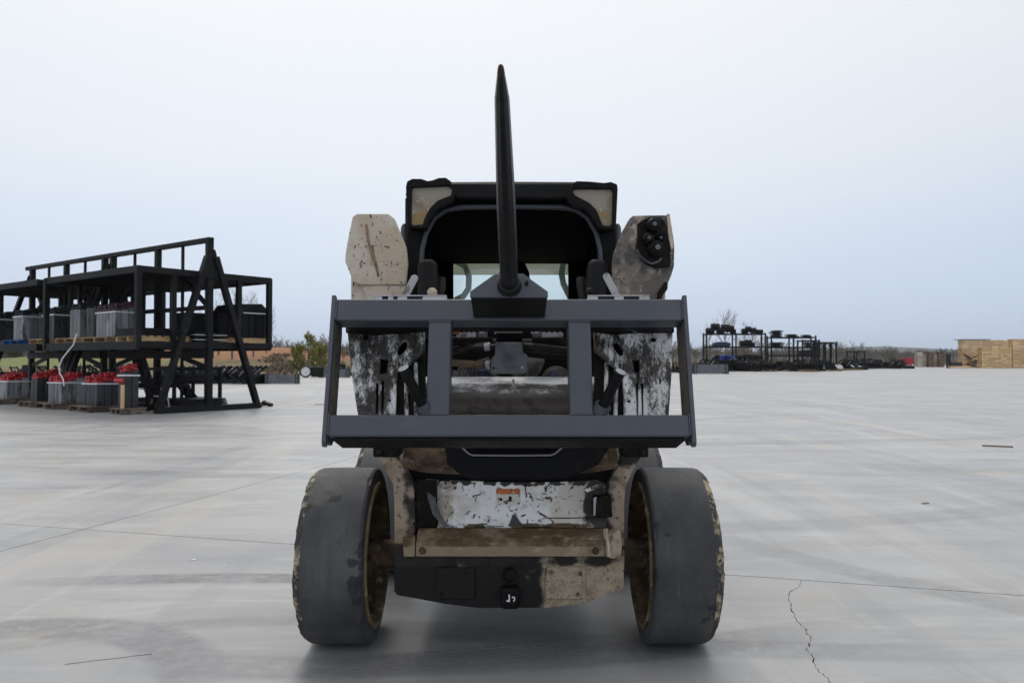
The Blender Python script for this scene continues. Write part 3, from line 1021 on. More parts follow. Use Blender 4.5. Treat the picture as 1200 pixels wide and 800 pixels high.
for i in range(420):
    px = rnd.uniform(-150, 1330)
    for tr in range(40):
        Y = rnd.uniform(45, 175)
        x = (px - 600) / FPX * Y
        d = outside(x, Y)
        if 1.5 < d < 30: break
    else:
        continue
    if px < 318 and (d > 4 or rnd.random() < .6): continue
    hh = rnd.uniform(.15, .42) if px < 500 else rnd.uniform(.25, .7)
    spots.append(((x, Y, terrain_h(x, Y) + hh * .5), (rnd.uniform(1, 2.4), rnd.uniform(1, 2), hh), 170))
scatter_leaves('dry_brush', spots, M['brush'], label='dry brown brush and tall grass along the edge of the concrete', size=.26, seed=4)

def young_pine(loc, h, w, seed, label, group=None):
    t = thing('young_pine', label, 'tree', loc, group=group)
    rnd = random.Random(seed)
    b = MB()
    b.tube([(0, 0, 0), (.02, 0, h * .5), (0, .02, h * .97)], [h * .02, h * .013, .006], 6)
    limbs = []
    for i in range(int(26)):
        z = h * rnd.uniform(.12, .86)
        a = rnd.uniform(0, 6.28)
        L = w * (1 - z / h * .75) * rnd.uniform(.6, 1.1)
        p0 = V((0, 0, z))
        p1 = p0 + V((cos(a) * L * .6, sin(a) * L * .6, L * .25))
        p2 = p1 + V((cos(a) * L * .3, sin(a) * L * .3, L * .5))
        limbs.append((p0, p1, p2))
        b.tube([p0, p1, p2], [.018, .012, .006], 4)
    b.build('trunk', M['bark'], t, local=True)
    verts, faces = [], []
    def spray(p, d, L, n):
        for k in range(n):
            u = rnd.random()
            q = p + d * L * u
            nd = (d * 1.0 + V((rnd.uniform(-1, 1), rnd.uniform(-1, 1), rnd.uniform(-.6, .8))) * .85).normalized()
            e = nd.cross(V((rnd.uniform(-1, 1), rnd.uniform(-1, 1), .2))).normalized() * .016
            ln = rnd.uniform(.14, .26)
            i0 = len(verts)
            verts.extend([tuple(q - e), tuple(q + e), tuple(q + nd * ln + e * .3), tuple(q + nd * ln - e * .3)])
            faces.append((i0, i0 + 1, i0 + 2, i0 + 3))
    for p0, p1, p2 in limbs:
        spray(p0.lerp(p1, .4), (p1 - p0).normalized(), (p1 - p0).length * .6, 60)
        spray(p1, (p2 - p1).normalized(), (p2 - p1).length * 1.15, 90)
    spray(V((0, 0, h * .62)), V((0, 0, 1)), h * .37, 170)
    o = pymesh('crown', verts, faces, M['needle'], t)
    return t
for i, (px, Y, h, w, lb) in enumerate([
        (361, 60, 3.3, 1.1, 'tallest young pine between the left rack and the loader'),
        (348, 60, 2.3, 1.0, 'bushy young pine left of the tallest one'),
        (376, 61, 2.5, 1.0, 'small young pine nearest the spear frame'),
        (371, 66, 1.9, .8, 'low pine half behind the tallest young pine')]):
    young_pine(on_ground(px, Y) + V((0, 0, -.05)), h, w, 40 + i, lb)
for i, (px, Y, h, lb) in enumerate([(60, 110, 5.2, 'dark evergreen seen below the deck of the left rack'), (105, 112, 4.4, 'dark evergreen right of the other one under the rack deck'), (18, 108, 4.8, 'dark evergreen under the rack deck at the left edge'), (140, 116, 3.6, 'lowest dark evergreen behind the red capped bundles')]):
    t = thing('evergreen_tree', lb, 'tree', on_ground(px, Y))
    b = MB()
    b.tube([(0, 0, 0), (0, 0, h * .9)], [.12, .02], 6)
    b.build('trunk', M['bark'], t, local=True)
    sp = [((rnd.uniform(-1, 1) * (1 - k / 14) * 1.5, rnd.uniform(-1, 1) * (1 - k / 14) * 1.5, h * (.15 + .8 * k / 14)), (.9 * (1.1 - k / 14), .9 * (1.1 - k / 14), .5), 90) for k in range(14) for _ in range(2)]
    scatter_leaves('crown', sp, M['evergreen'], kind=None, size=.28, seed=60 + i, parent=t)

# ------------------------------------------------------------------ bale spear attachment (local: x right, y back, z up the frame)
TH = R(15.8)
FO = V((-.009, 2.418, .937))
spear_t = thing('bale_spear', 'dark grey frame with one long black spear pointing up, mounted on the loader', 'bale spear', FO, (-TH, 0, 0))
FU, FB, FV = V((1, 0, 0)), V((0, cos(TH), -sin(TH))), V((0, sin(TH), cos(TH)))
def A(u, w, v):
    return FO + FU * u + FB * w + FV * v
def FP(px, py, w):
    """the point of the frame-parallel plane w metres behind the frame's face that shows at a photo pixel"""
    return PP(px, py, A(0, w, 0), FB)
mf = M['frame']
for sx in (-1, 1):
    b = MB()
    x0 = sx * .5635
    prof = [(-.006, .006), (-.006, .486), (.012, .486), (.02, .478), (.118, .478), (.118, .04), (.085, .010), (.030, .010), (.020, -.006), (.004, -.006)]
    b.prism([(x0, w, v) for w, v in prof], (sx * .013, 0, 0))
    b.build('end_plate', mf, spear_t, local=True, bevel=.0015)
    b = MB()
    b.bx(sx * .5622 - .0006, sx * .5622 + .0006, .008, .112, .096, .398)
    b.build('inner_face', M['plate_in'], spear_t, local=True)
b = MB(); b.bx(-.5615, .5615, .0, .076, .400, .475)
b.build('top_rail', mf, spear_t, local=True, bevel=.006, seg=3)
b = MB(); b.bx(-.5615, .5615, .0, .076, .024, .0925)
b.build('bottom_rail', mf, spear_t, local=True, bevel=.006, seg=3)
b = MB(); b.bx(-.545, .545, .012, .150, .0125, .0225)
b.build('bottom_flange', M['black'], spear_t, local=True, bevel=.002)
b = MB(); b.bx(-.545, .545, .079, .125, .402, .455)
b.build('back_lip', M['black'], spear_t, local=True, bevel=.003)
for u0 in (-.223, .226):
    b = MB(); b.bx(u0 - .0365, u0 + .0365, .003, .078, .0935, .399)
    b.build('post', mf, spear_t, local=True, bevel=.005, seg=3)
    for v in (.0945, .398):
        b = MB()
        pts = [(u0 - .036 + .072 * k / 12, .0025 + .0012 * sin(k * 2.3), v + .0012 * sin(k * 3.1)) for k in range(13)]
        b.tube(pts, .003, 5)
        b.build('weld_bead', M['frame'], spear_t, local=True)
for sx in (-1, 1):
    for v0 in (.024, .400):
        b = MB()
        x_ = sx * .5605
        pts = [(x_ + .001 * sin(k * 2.7), -.0015 + .001 * sin(k * 1.9), v0 + .004 + .0665 * k / 14) for k in range(15)]
        b.tube(pts, .0036, 6)
        b.build('weld_bead', M['frame'], spear_t, local=True)
# spear mount: a box gusset that stands proud of the top rail
b = MB()
b.prism([(-.117, -.19, .410), (.117, -.19, .410), (.117, -.19, .429), (.042, -.19, .487), (-.042, -.19, .487), (-.117, -.19, .429)], (0, .008, 0))
b.build('gusset_plate', mf, spear_t, local=True, bevel=.002)
b = MB()
b.bx(-.115, .115, -.181, -.001, .411, .418)
for sx in (-1, 1):
    b.bx(sx * .1115 - .0035, sx * .1115 + .0035, -.181, -.001, .4185, .428)
b.prism([(-.10, -.181, .430), (.10, -.181, .430), (.04, -.181, .480), (-.04, -.181, .480)], (0, .18, 0))
b.build('mount_box', M['black'], spear_t, local=True, bevel=.002)
SB = V((.001, -.19, .447))
tip = V((-.0105, -.19 - 1.053, .447))
ax = (tip - SB).normalized()
b = MB()
b.lathe([(.0, -.004), (.036, -.004), (.037, .004), (.034, .008), (.0325, .026), (.0335, .03), (.031, .034), (.026, .036)], SB, ax, 28)
b.build('collar', M['spear'], spear_t, local=True)
prof = [(.0, .0255), (.03, .0262), (.3, .0250), (.5, .0228), (.66, .0201), (.82, .0168), (.945, .0141), (.96, .0136)]
b = MB()
b.tube([SB + ax * h + V((0, 0, .002 * sin(h * 9))) for h, r in prof], [r for h, r in prof], 10, caps=False)
sp = b.build('spear', M['spear'], spear_t, local=True, angle=.5)
sp['label'] = 'long black tapered spear'
b = MB()
tp = [(.96, .01355), (1.0, .0098), (1.03, .0068), (1.046, .0052), (1.051, .0038), (1.053, .001)]
b.tube([SB + ax * h for h, r in tp], [r for h, r in tp], 10)
b.build('spear_tip', M['spear'], sp, local=True)
b = MB()
b.tube([SB + ax * h for h in (1.0305, 1.0465, 1.0515, 1.0538)], [.0070, .0055, .0041, .001], 10)
b.build('worn_point', M['rusttip'], sp, local=True)
b = MB()
b.cyl(SB + V((.052, .004, .006)), SB + V((.052, -.012, .006)), .006, n=6)
b.build('bolt', M['black'], spear_t, local=True)
# slotted tabs standing on the top rail; their pale steel paints in light from above
for (xa, xb, slots) in ((438, 524, ((449, 456), (462, 467), (478, 496))), (688, 760, ((700, 719), (730, 748)))):
    b = MB()
    f = lambda px: (FP(px, 348, .05) - FO).x
    y0, y1 = .030, .075
    b.bx(f(xa), f(xb), y0, y1, .4955, .4995)
    edges = [xa] + [q for s_ in slots for q in s_] + [xb]
    for k in range(0, len(edges), 2):
        b.bx(f(edges[k]), f(edges[k + 1]), y0 + .001, y1 - .001, .4755, .4950)
    b.build('slotted_tab', M['galv'], spear_t, local=True, bevel=.001)
# two stub tubes that stand on the bottom rail
for (bx_, by_, ex_, ey_) in ((498, 481, 473, 432), (703, 482, 727, 436)):
    p0 = FP(bx_, by_, .02)
    p1 = P(ex_, ey_, 2.405)
    d = (p1 - p0).normalized()
    b = MB()
    b.cyl(p0, p1, .0165, n=18)
    st = b.build('stub_tube', M['black'], spear_t, bevel=.001)
    b = MB()
    b.cyl(p1 + d * .0005, p1 + d * .004, .0172, n=20)
    b.build('end_cap', M['galv'], st, bevel=.001)
    b = MB()
    b.lathe([(.018, 0), (.026, 0), (.026, .03), (.018, .03)], p0 - d * .004, d, 18, close=True)
    b.build('socket', M['frame'], st)
    b = MB()
    b.beam(p0 + V((.02 if bx_ < 600 else -.02, 0, .012)), p0 + V((.05 if bx_ < 600 else -.05, 0.01, .012)), .02, .02)
    b.build('bracket', M['black'], st)

# ------------------------------------------------------------------ skid steer loader
LX = -.0145
LD = thing('skid_steer_loader', 'dirty white and black skid steer loader with smooth worn tyres, facing the camera', 'loader', (LX, 3.9, 0))
def pr(name, m, px, Y, th, parent=LD, holes=(), bevel=.002, **kw):
    """a plate of real thickness at distance Y whose outline is given in photo pixels"""
    b = MB()
    b.prism([P(x, y, Y) for x, y in px], (0, th, 0), [[P(x, y, Y) for x, y in h] for h in holes])
    return b.build(name, m, parent, bevel=bevel, **kw)

# wheels
def wheel(cx, cy, side, seed):
    """side = +1 when the outer face points to +X"""
    rnd = random.Random(seed)
    r, w = .364, .265
    c = V((cx, cy, r))
    axis = V((-side, 0, 0))                    # from outside to inside
    h = w / 2
    b = MB()                                   # rim: dish and well, seen from the inner side
    b.lathe([(.297, -h + .03), (.285, -h + .035), (.272, h - .055), (.274, h - .02), (.292, h - .008), (.304, h - .004), (.304, h + .010), (.296, h + .013), (.284, h + .010), (.281, h - .004), (.266, h - .022), (.258, -h + .10), (.20, -h + .085), (.12, -h + .08), (.0, -h + .08)], c, axis, 56)
    rim = b.build('wheel', M['rim'], LD, recalc=True)
    rim['label'] = 'wheel with smooth worn tyre'
    n = 110
    prof = [(.303, h + .002), (.312, h + .003), (.335, h + .001), (.3555, h), (.3575, h - .001), (.364, h - .010), (.3643, h - .05), (.3643, 0), (.3635, -h + .06), (.362, -h + .03)]
    edge = [(.362, -h + .03), (.359, -h + .015), (.352, -h + .004), (.335, -h), (.315, -h + .004), (.298, -h + .02)]
    b = MB()
    rings = b.lathe(prof, c, axis, n)
    for k in range(n):                         # bites out of the inner shoulder
        q = mnoise.noise(V((k * .23, seed, 0)))
        if q > .28:
            for ri in (4, 5, 6):
                v = rings[ri][k]
                v.co += (c - v.co).normalized() * (.010 * (q - .28) * 3) - axis * .006
    b.build('tyre', M['tyre'] if cy < 4 else M['dusty_tyre'], rim, angle=.33)
    b = MB()
    rings = b.lathe(edge, c, axis, n)
    for ri, ring in enumerate(rings):
        for k, v in enumerate(ring):
            if ri in (1, 2, 3):
                q = .75 * mnoise.noise(V((k * .13, seed + 5, ri * .3))) + .55 * mnoise.noise(V((k * .61, seed, ri))) + .35 * mnoise.noise(V((k * 1.7, seed + 2, ri * 2)))
                rad = V((0, v.co.y - c.y, v.co.z - c.z)).normalized()
                v.co += rad * (.011 * q - .004) + axis * (.014 * q - .001)
    b.build('torn_edge', M['tyre_edge'], rim)
    b = MB()
    b.lathe([(.0, h - .03), (.10, h - .03), (.10, -h + .085)], c, axis, 24)
    for k in range(8):
        a = k * pi / 4
        q = c + V((0, cos(a) * .075, sin(a) * .075)) + axis * (h - .03)
        b.cyl(q, q + axis * .018, .011, n=6)
    b.build('hub', M['mud'], rim)
    return rim
for cy, sd in ((3.39, 1), (4.50, 2)):
    wheel(LX - .700, cy, -1, sd)
    wheel(LX + .700, cy, 1, sd + 7)
for cy in (3.39, 4.50):
    for sx in (-1, 1):
        b = MB()
        b.bx(LX + sx * .44 if sx > 0 else LX - .62, LX + .62 if sx > 0 else LX - .44, cy - .05, cy + .05, .31, .415)
        b.build('axle_housing', M['mud'], LD, bevel=.012)

# chassis box behind everything
b = MB()
b.prism([(LX - .43, 3.24, .25), (LX - .43, 5.0, .25), (LX - .43, 5.2, .42), (LX - .43, 5.2, .75), (LX - .43, 3.5, .75), (LX - .43, 3.24, .62)], (.86, 0, 0))
b.build('chassis', M['grime'], LD, bevel=.01)
# engine hood and tailgate (behind the cab, hidden from the front)
b = MB()
b.prism([(LX - .46, 4.47, .755), (LX - .46, 5.25, .755), (LX - .46, 5.25, 1.28), (LX - .46, 5.05, 1.38), (LX - .46, 4.47, 1.45)], (.92, 0, 0))
b.build('engine_hood', M['cream'], LD, bevel=.03)
# belly plate, sloping ledge, white panel
YB = 3.12
pr('belly_plate', M['belly'], [(462, 640), (462, 693), (466, 697), (520, 707), (560, 712), (640, 712), (672, 708), (690, 705), (726, 692), (731, 688), (732, 640)], YB, .02)
for (x0, x1, y0, y1, bolts, m_) in ((511, 556, 665, 702, ((545, 671), (517, 696)), 'belly'), (639, 686, 664, 702, ((646, 670), (680, 672), (677, 696)), 'belly')):
    cpl = pr('access_cover', M['belly'], [(x0 + 2, y0), (x1 - 3, y0), (x1, y0 + 3), (x1, y1 - 2), (x1 - 2, y1), (x0, y1 - 1), (x0, y0 + 2)], YB - .012, .0115, bevel=.0025)
    for bx_, by_ in bolts:
        b = MB()
        q = P(bx_, by_, YB - .012)
        b.cyl(q, q - V((0, .006, 0)), .0075, n=6)
        b.build('bolt', M['grime'] if x0 < 600 else M['mud'], cpl)
# tow eye: knob above a black block with a white mark
b = MB()
q = P(597, 672, YB)
b.lathe([(.0, -.034), (.016, -.034), (.024, -.026), (.027, -.01), (.027, 0)], q, (0, 1, 0), 20)
b.build('tow_knob', M['grime'], LD)
b = MB()
b.box(P(598, 699, YB - .03), (.072, .055, .085))
bl = b.build('tow_block', M['black'], LD, bevel=.014, seg=3)
b = MB()
yb = YB - .0590
def stroke(pts, w):
    for (a0, a1) in zip(pts[:-1], pts[1:]):
        b.beam(P(*a0, yb), P(*a1, yb), .002, w, up=(0, 0, 1) if abs(a0[0] - a1[0]) > abs(a0[1] - a1[1]) else (1, 0, 0))
stroke([(596.6, 696), (596.9, 704.4)], .005)
stroke([(596.6, 704.2), (593.6, 703.2)], .006)
stroke([(600.0, 700), (602.3, 698.8)], .0045)
stroke([(602.5, 698.8), (603.2, 701.6), (601.8, 704.2)], .0045)
b.build('white_symbol', M['white_mark'], bl)
# ledge
YL = 3.10
b = MB()
x0, x1 = P(487, 640, YL).x, P(709, 640, YL).x
zt, zm, zb = P(600, 618, 3.19).z, P(600, 635, YL).z, P(600, 652, YL).z
b.prism([(x0, 3.19, zt), (x0, YL, zm), (x0, YL, zb), (x0, YL + .018, zb), (x0, YL + .018, zm - .01), (x0, 3.19, zt - .02)], (x1 - x0, 0, 0))
lg = b.build('ledge', M['ledge'], LD, bevel=.004)
for px_ in (495, 698):
    b = MB()
    q = P(px_, 645, YL)
    b.lathe([(.0, -.009), (.006, -.009), (.012, -.006), (.015, 0)], q, (0, 1, 0), 16)
    b.build('bolt', M['mud'], lg)
b = MB()
b.beam(P(709.5, 619, 3.12), P(712.5, 652, YL - .002), .009, .03)
b.build('end_strip', M['cream'], lg)
# white panel leaning back above the ledge
def wp(px, py):                                # the panel's own plane
    p0 = P(600, 618, 3.185)
    p1 = P(600, 563, 3.27)
    n = (p1 - p0).cross(V((1, 0, 0))).normalized()
    return PP(px, py, p0, n)
pn = (P(600, 563, 3.27) - P(600, 618, 3.185)).cross(V((1, 0, 0))).normalized()
if pn.y > 0: pn = -pn
b = MB()
outl = [(512, 564), (532, 562), (570, 564), (620, 565), (660, 564), (700, 562), (709, 566), (711, 618), (512, 618), (515, 605), (509, 590), (508, 575)]
b.prism([wp(x, y) for x, y in outl], -pn * .012)
wpan = b.build('front_panel', M['white_worn_shaded'], LD, bevel=.002)
def on_panel(name, m, pts, th=.0015):
    b = MB()
    b.prism([wp(x, y) + pn * .0008 for x, y in pts], pn * th)
    return b.build(name, m, wpan)
on_panel('orange_warning_strip', M['orange'], [(581.5, 572.5), (609.5, 573), (609.5, 578.5), (581.5, 578.8)])
on_panel('warning_label', M['decal'], [(581.5, 579.3), (609.5, 579), (609.5, 590), (582, 590.5)], .001)
for tri in ([(601, 577.6), (603.4, 577.6), (600.4, 575.4)],):
    b = MB(); b.prism([wp(x, y) + pn * .0026 for x, y in tri], pn * .0008); b.build('white_triangle', M['white_mark'], wpan)
for x0_, y0_, x1_, y1_ in ((585, 583, 589, 587), (596, 581, 600, 588)):
    on_panel('worn_pictogram', M['grime'], [(x0_, y0_ + 1), (x0_ + 1.6, y0_), (x1_, y0_ + 1.5), (x1_ - .8, y1_), (x0_ + .8, y1_ - 1)], .0022)
on_panel('embossed_mark', M['darkgrey'], [(600.5, 603), (604, 602.5), (606, 606), (611.5, 614), (611, 615.5), (596, 615.5), (599.5, 607)], .0025)
on_panel('seam', M['grime'], [(614.8, 566), (616.2, 566), (617, 583), (616.2, 583)])
for x0_, y0_, x1_ in ((612, 617.0, 646), (638, 606.3, 694), (556, 616.5, 590)):
    on_panel('gouge', M['grime'], [(x0_, y0_), (x1_, y0_ - .3), (x1_, y0_ + .5), ((x0_ + x1_) / 2, y0_ + 1.0), (x0_, y0_ + .9)])
rnd = random.Random(31)
ch = MB()
for i in range(46):                            # chips and scratches through the paint
    x_, y_ = rnd.uniform(517, 690), rnd.uniform(566, 616)
    a_, L_, w_ = rnd.choice((rnd.uniform(-.5, .5), rnd.uniform(.7, 2.2))), rnd.uniform(1.5, 7), rnd.uniform(.35, 1.1)
    if 578 < x_ < 612 and y_ < 592: continue
    if x_ < 585 and rnd.random() < .3: L_ *= 1.6
    dx, dy = cos(a_) * L_, sin(a_) * L_
    ch.prism([wp(x_, y_) + pn * .0007, wp(x_ + dx * .4 - dy / L_ * w_, y_ + dy * .4 + dx / L_ * w_) + pn * .0007, wp(x_ + dx, y_ + dy) + pn * .0007, wp(x_ + dx * .5 + dy / L_ * w_ * .4, y_ + dy * .5 - dx / L_ * w_ * .4) + pn * .0007], pn * .0008)
ch.build('paint_chips', M['grime'], wpan, smooth=False)['kind'] = 'stuff'
# torn flap at the left of the panel, grimy hinge and latch
b = MB()
fl = [(500, 563), (515, 564), (512, 575), (511, 588), (517, 604), (525, 617), (520, 618.5), (508, 605), (502, 585)]
b.prism([wp(x, y) + pn * (.026 if i in (0, 6, 7, 8) else .017) for i, (x, y) in enumerate(fl)], pn * .006)
b.build('torn_flap', M['cover_grey'], LD, bevel=.001)
pr('hinge_plate', M['grime'], [(487, 562), (512, 563), (512, 618), (487, 619)], 3.215, .02)
for yk in (567, 589, 613):
    b = MB()
    q = P(486.5, yk, 3.195)
    b.cyl(q, q - V((0, .012, 0)), .008, n=6)
    b.build('hinge_bolt', M['grime'], LD)
lt = pr('latch_block', M['grime'], [(695, 582), (716, 580), (718, 606), (696, 606)], 3.165, .05, bevel=.005)
b = MB()
b.prism([P(x, y, 3.163) for x, y in ((695.5, 583), (699, 581.5), (698, 592), (697.5, 603), (695.5, 604))], (0, -.003, 0))
b.build('scuffed_edge', M['galv'], lt)
b = MB(); b.prism([P(x, y, 3.19) for x, y in ((684, 573), (704, 565), (707, 568), (688, 576))], (0, -.01, 0)); b.build('latch_bar', M['white_worn_shaded'], LD)
# uprights of the chassis front
pr('upright', M['upright'], [(438, 521), (447, 540), (455, 556), (461, 568), (462, 590), (462, 636), (468, 637), (478, 634), (486.5, 630), (486.5, 600), (484, 566), (476, 552), (468, 540), (464, 521)], 3.20, .05)
pr('upright', M['upright'], [(760, 521), (748, 540), (740, 555), (733, 570), (731.5, 590), (731.5, 639), (724, 639), (710.5, 634), (711, 600), (713, 566), (720, 552), (727, 540), (730, 521)], 3.20, .05)
pr('corner_bracket', M['ledge'], [(472, 630), (486, 629), (486, 652), (473, 652)], 3.095, .03)
pr('corner_bracket', M['upright'], [(713.5, 620), (727, 622), (729, 640), (727, 655), (714, 654)], 3.095, .012)
# black step across the cab front with a bright rolled edge
YS = 3.03
pr('step', M['black'], [(520, 518), (535, 518), (552.5, 534), (648, 534), (667, 518), (720, 518), (700, 545), (684, 552), (662, 560.5), (640, 561.5), (556, 561.5), (541, 557.5), (524, 543)], YS, .10, bevel=.006)
b = MB()
b.tube([P(x, y, YS - .003) for x, y in ((533, 516), (540, 523), (549, 531), (554, 533.2), (600, 533.6), (645, 533.2), (651, 531), (660, 523), (668, 516))], .0034, 8)
b.build('rolled_edge', M['chrome'], LD)
pr('kick_plate', M['black'], [(470, 500), (720, 500), (722, 566), (476, 566)], 3.30, .02)
# muddy lift cross tube and its knob
b = MB()
b.tube([P(474, 534, 3.14), P(500, 537, 3.14), P(541, 541, 3.14)], [.050, .056, .05], 18)
b.build('cross_tube', M['mud'], LD)
b = MB()
b.tube([P(660, 540, 3.16), P(690, 537, 3.16), P(722, 534, 3.16)], [.05, .056, .05], 18)
b.build('cross_tube', M['mud'], LD)
b = MB()
for q, r_ in ((P(704, 538, 3.08), .030), (P(689, 536, 3.09), .022)):
    b.lathe([(.0, -.02), (r_ * .6, -.02), (r_ * .7, -.012), (r_, -.008), (r_, .03)], q, (0, 1, 0), 18)
b.build('pin_head', M['mud'], LD)
for sx, px_ in ((-1, 455), (1, 742)):
    b = MB()
    b.box(P(px_, 526, 3.05), (.10, .12, .05))
    b.cyl(P(px_ + sx * 10, 527, 2.99), P(px_ + sx * 10, 535, 2.99), .014, n=10)
    b.build('stop_pad', M['grime'], LD, bevel=.008)

# quick-attach plates behind the frame
def plate(name, m, px, w, th, holes=(), parent=LD, bevel=.002):
    b = MB()
    b.prism([FP(x, y, w) for x, y in px], FB * th, [[FP(x, y, w) for x, y in h] for h in holes])
    return b.build(name, m, parent, bevel=bevel)
def hole(cx, cy, rx, ry, a=0, n=14):
    return [(cx + rx * cos(2 * pi * k / n) * cos(a) - ry * sin(2 * pi * k / n) * sin(a), cy + rx * cos(2 * pi * k / n) * sin(a) + ry * sin(2 * pi * k / n) * cos(a)) for k in range(n)]
ql = [(405, 366), (497, 366), (497.5, 411), (488, 420), (475, 430), (465, 436), (463, 496), (421, 496), (412, 440)]
qr = [(695, 366), (789, 366), (787, 440), (783, 496), (732, 496), (730, 440), (722, 431), (711, 423), (697, 411)]
plate('quick_attach_plate', M['quick'], ql, .158, .02, [hole(428.5, 395, 3.4, 3.2), hole(471.5, 408, 9, 4.2, -1.0), [(446, 420.5), (455, 420.5), (453, 437), (445, 438)], [(440.6, 449), (443.4, 449), (442.6, 484), (440.4, 484)], [(447.2, 446), (449.8, 446), (449.2, 484), (447, 484)], hole(456.5, 469, 1.6, 1.6)])
plate('quick_attach_plate', M['quick'], qr, .158, .02, [hole(766, 397.5, 3.4, 3.2), hole(724.5, 409, 9, 3.6, 1.05), [(740.5, 422), (749.5, 422), (749, 436), (744, 437)], [(745.4, 449), (748, 449), (748.2, 486), (746.2, 486)], [(751, 449), (754, 449), (754.4, 486), (752.4, 486)], hole(737, 470, 2.2, 1.6)])
for pts in ([(410, 384), (497, 384), (496, 408), (462, 434), (459, 494), (424, 494), (414, 440)], [(697, 384), (786, 384), (783, 440), (779, 494), (735, 494), (733, 436), (700, 408)]):
    plate('added_dark_backing', M['interior'], pts, .185, .012)  # dark sheet added behind each plate so its holes stay black
for pts in ([(405, 360), (498, 360), (498, 388), (470, 389.5), (440, 392), (405, 389)], [(695, 360), (790, 360), (790, 389), (750, 389), (720, 391), (695, 388)]):
    plate('plate_lip', M['grime'], pts, .142, .014)
b = MB()
for px_, py_ in ((450, 386), (481, 384.5), (713, 387), (744, 388)):
    q = FP(px_, py_, .14)
    b.ball(q, (.010, .005, .0045), 10)
    b.build('pin_end', M['galv'], LD)
    b = MB()
for xs in ((463, 498), (697, 731)):
    plate('inner_web', M['grime'], [(xs[0], 405), (xs[1], 405), (xs[1], 500), (xs[0], 500)], .20, .03)
    b = MB()
    for k in range(2):
        xx = xs[0] + 14 + k * 10
        b.tube([FP(xx, 425, .185), FP(xx + (1 if k else -1), 455, .18), FP(xx, 500, .185)], .007, 8)
    b.build('wedge_rod', M['quick'], LD)
# cross pipe between the plates
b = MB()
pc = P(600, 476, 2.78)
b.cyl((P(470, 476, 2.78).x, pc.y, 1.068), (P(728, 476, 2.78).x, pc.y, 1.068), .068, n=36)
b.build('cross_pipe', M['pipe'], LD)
b = MB()
q = P(601.5, 448, 2.70)
b.cyl(q - V((0, 0, .012)), q + V((0, 0, .012)), .0045, n=8)
b.build('grease_nipple', M['galv'], LD)
# grey folded cover in the middle
b = MB()
c0 = [(582, 383.5), (612, 383.5), (612, 387.5), (582, 387.5)]
b.prism([P(581.5, 384, 2.80), P(612.5, 384, 2.80), P(612.5, 388, 2.725), P(581.5, 388, 2.725)], (0, 0.004, -.006))
cv = b.build('folded_cover', M['galv'], LD, bevel=.002)
b = MB()
b.prism([P(581.5, 388.4, 2.727), P(612.5, 388.4, 2.727), P(612.5, 400.5, 2.745), P(581.5, 400.5, 2.745)], (0, .006, 0))
b.build('cover_neck', M['black'], cv, bevel=.001)
pr('cover_plate', M['cover_grey'], [(581, 401), (612, 401), (613, 413), (618, 416), (618, 436), (613, 438), (577, 438), (575, 434), (576, 420), (580, 416)], 2.70, .012, parent=cv)
b = MB(); q = P(612, 431, 2.70); b.ball(q, (.007, .006, .007), 12); b.build('bolt', M['galv'], cv)
b = MB(); q = P(578.6, 431, 2.699); b.cyl(q, q - V((0, .002, 0)), .004, n=10); b.build('bolt_hole', M['interior'], cv)
# toothed strips with clamp blocks
for sx, xs in ((-1, (535, 558)), (1, (634, 660))):
    b = MB()
    xa, xb = xs
    n = 4
    pts = [(xa, 395), (xa, 390)]
    for k in range(n):
        u0, u1 = xa + (xb - xa) * (k + .25) / n, xa + (xb - xa) * (k + .75) / n
        pts += [(u0, 390), (u0 + .8, 387), (u1 - .8, 387), (u1, 390)]
    pts += [(xb, 390), (xb, 395)]
    b.prism([P(x, y, 2.76) for x, y in pts], (0, .012, 0))
    ts = b.build('toothed_strip', M['toothed'], LD, bevel=.001)
    xc = 565.5 if sx < 0 else 629.5
    pr('clamp_block', M['cover_grey'], [(xc - 5.5, 386), (xc + 5.5, 386), (xc + 5.5, 395), (xc - 5.5, 395)], 2.755, .02, bevel=.003)
    b = MB(); b.ball(P(xc - .5, 389.2, 2.75), (.009, .007, .008), 12); b.build('clamp_bolt', M['galv'], LD)
    b = MB()
    xc2 = 576 if sx < 0 else 619
    b.tube([P(xc2 - 4, 386, 2.74), P(xc2, 384.5, 2.74), P(xc2 + 4.5, 386, 2.74), P(xc2 + 4.5, 391, 2.74)], .004, 6)
    b.build('wire_clip', M['galv'], LD)
    pr('backing_bar', M['grime'], [(min(xa, xc) - 6, 395.5), (max(xb, xc) + 12, 395.5), (max(xb, xc) + 12, 404), (min(xa, xc) - 6, 404)], 2.79, .02)
b = MB(); b.box(P(533, 387, 2.775), (.04, .04, .03)); b.build('rusty_block', M['rust'], LD, bevel=.006)
# hoses
def hose(pts, r, m, n=10):
    b = MB()
    b.tube([P(*q) for q in pts], r, n)
    return b.build('hydraulic_hose', m, LD)
hose([(524, 415, 2.85), (540, 411, 2.80), (560, 408, 2.77), (581, 407, 2.76)], .013, M['rubber_hose'])
hose([(524, 410, 2.84), (550, 406, 2.79), (572, 404, 2.77)], .010, M['rubber_hose'])
hose([(520, 424, 2.83), (535, 425, 2.80), (556, 427, 2.775), (577, 427, 2.765)], .0135, M['brown_hose'])
hose([(540, 432, 2.86), (556, 425, 2.84), (573, 420, 2.82)], .006, M['sleeve'])
hose([(612, 407, 2.77), (632, 408, 2.75), (655, 411, 2.76), (674, 412, 2.80)], .0185, M['rubber_hose'])
hose([(612, 414, 2.80), (640, 417, 2.80), (676, 418, 2.83)], .012, M['rubber_hose'])
hose([(520, 398, 2.9), (560, 401, 2.88), (600, 402, 2.88), (676, 400, 2.9)], .016, M['rubber_hose'])
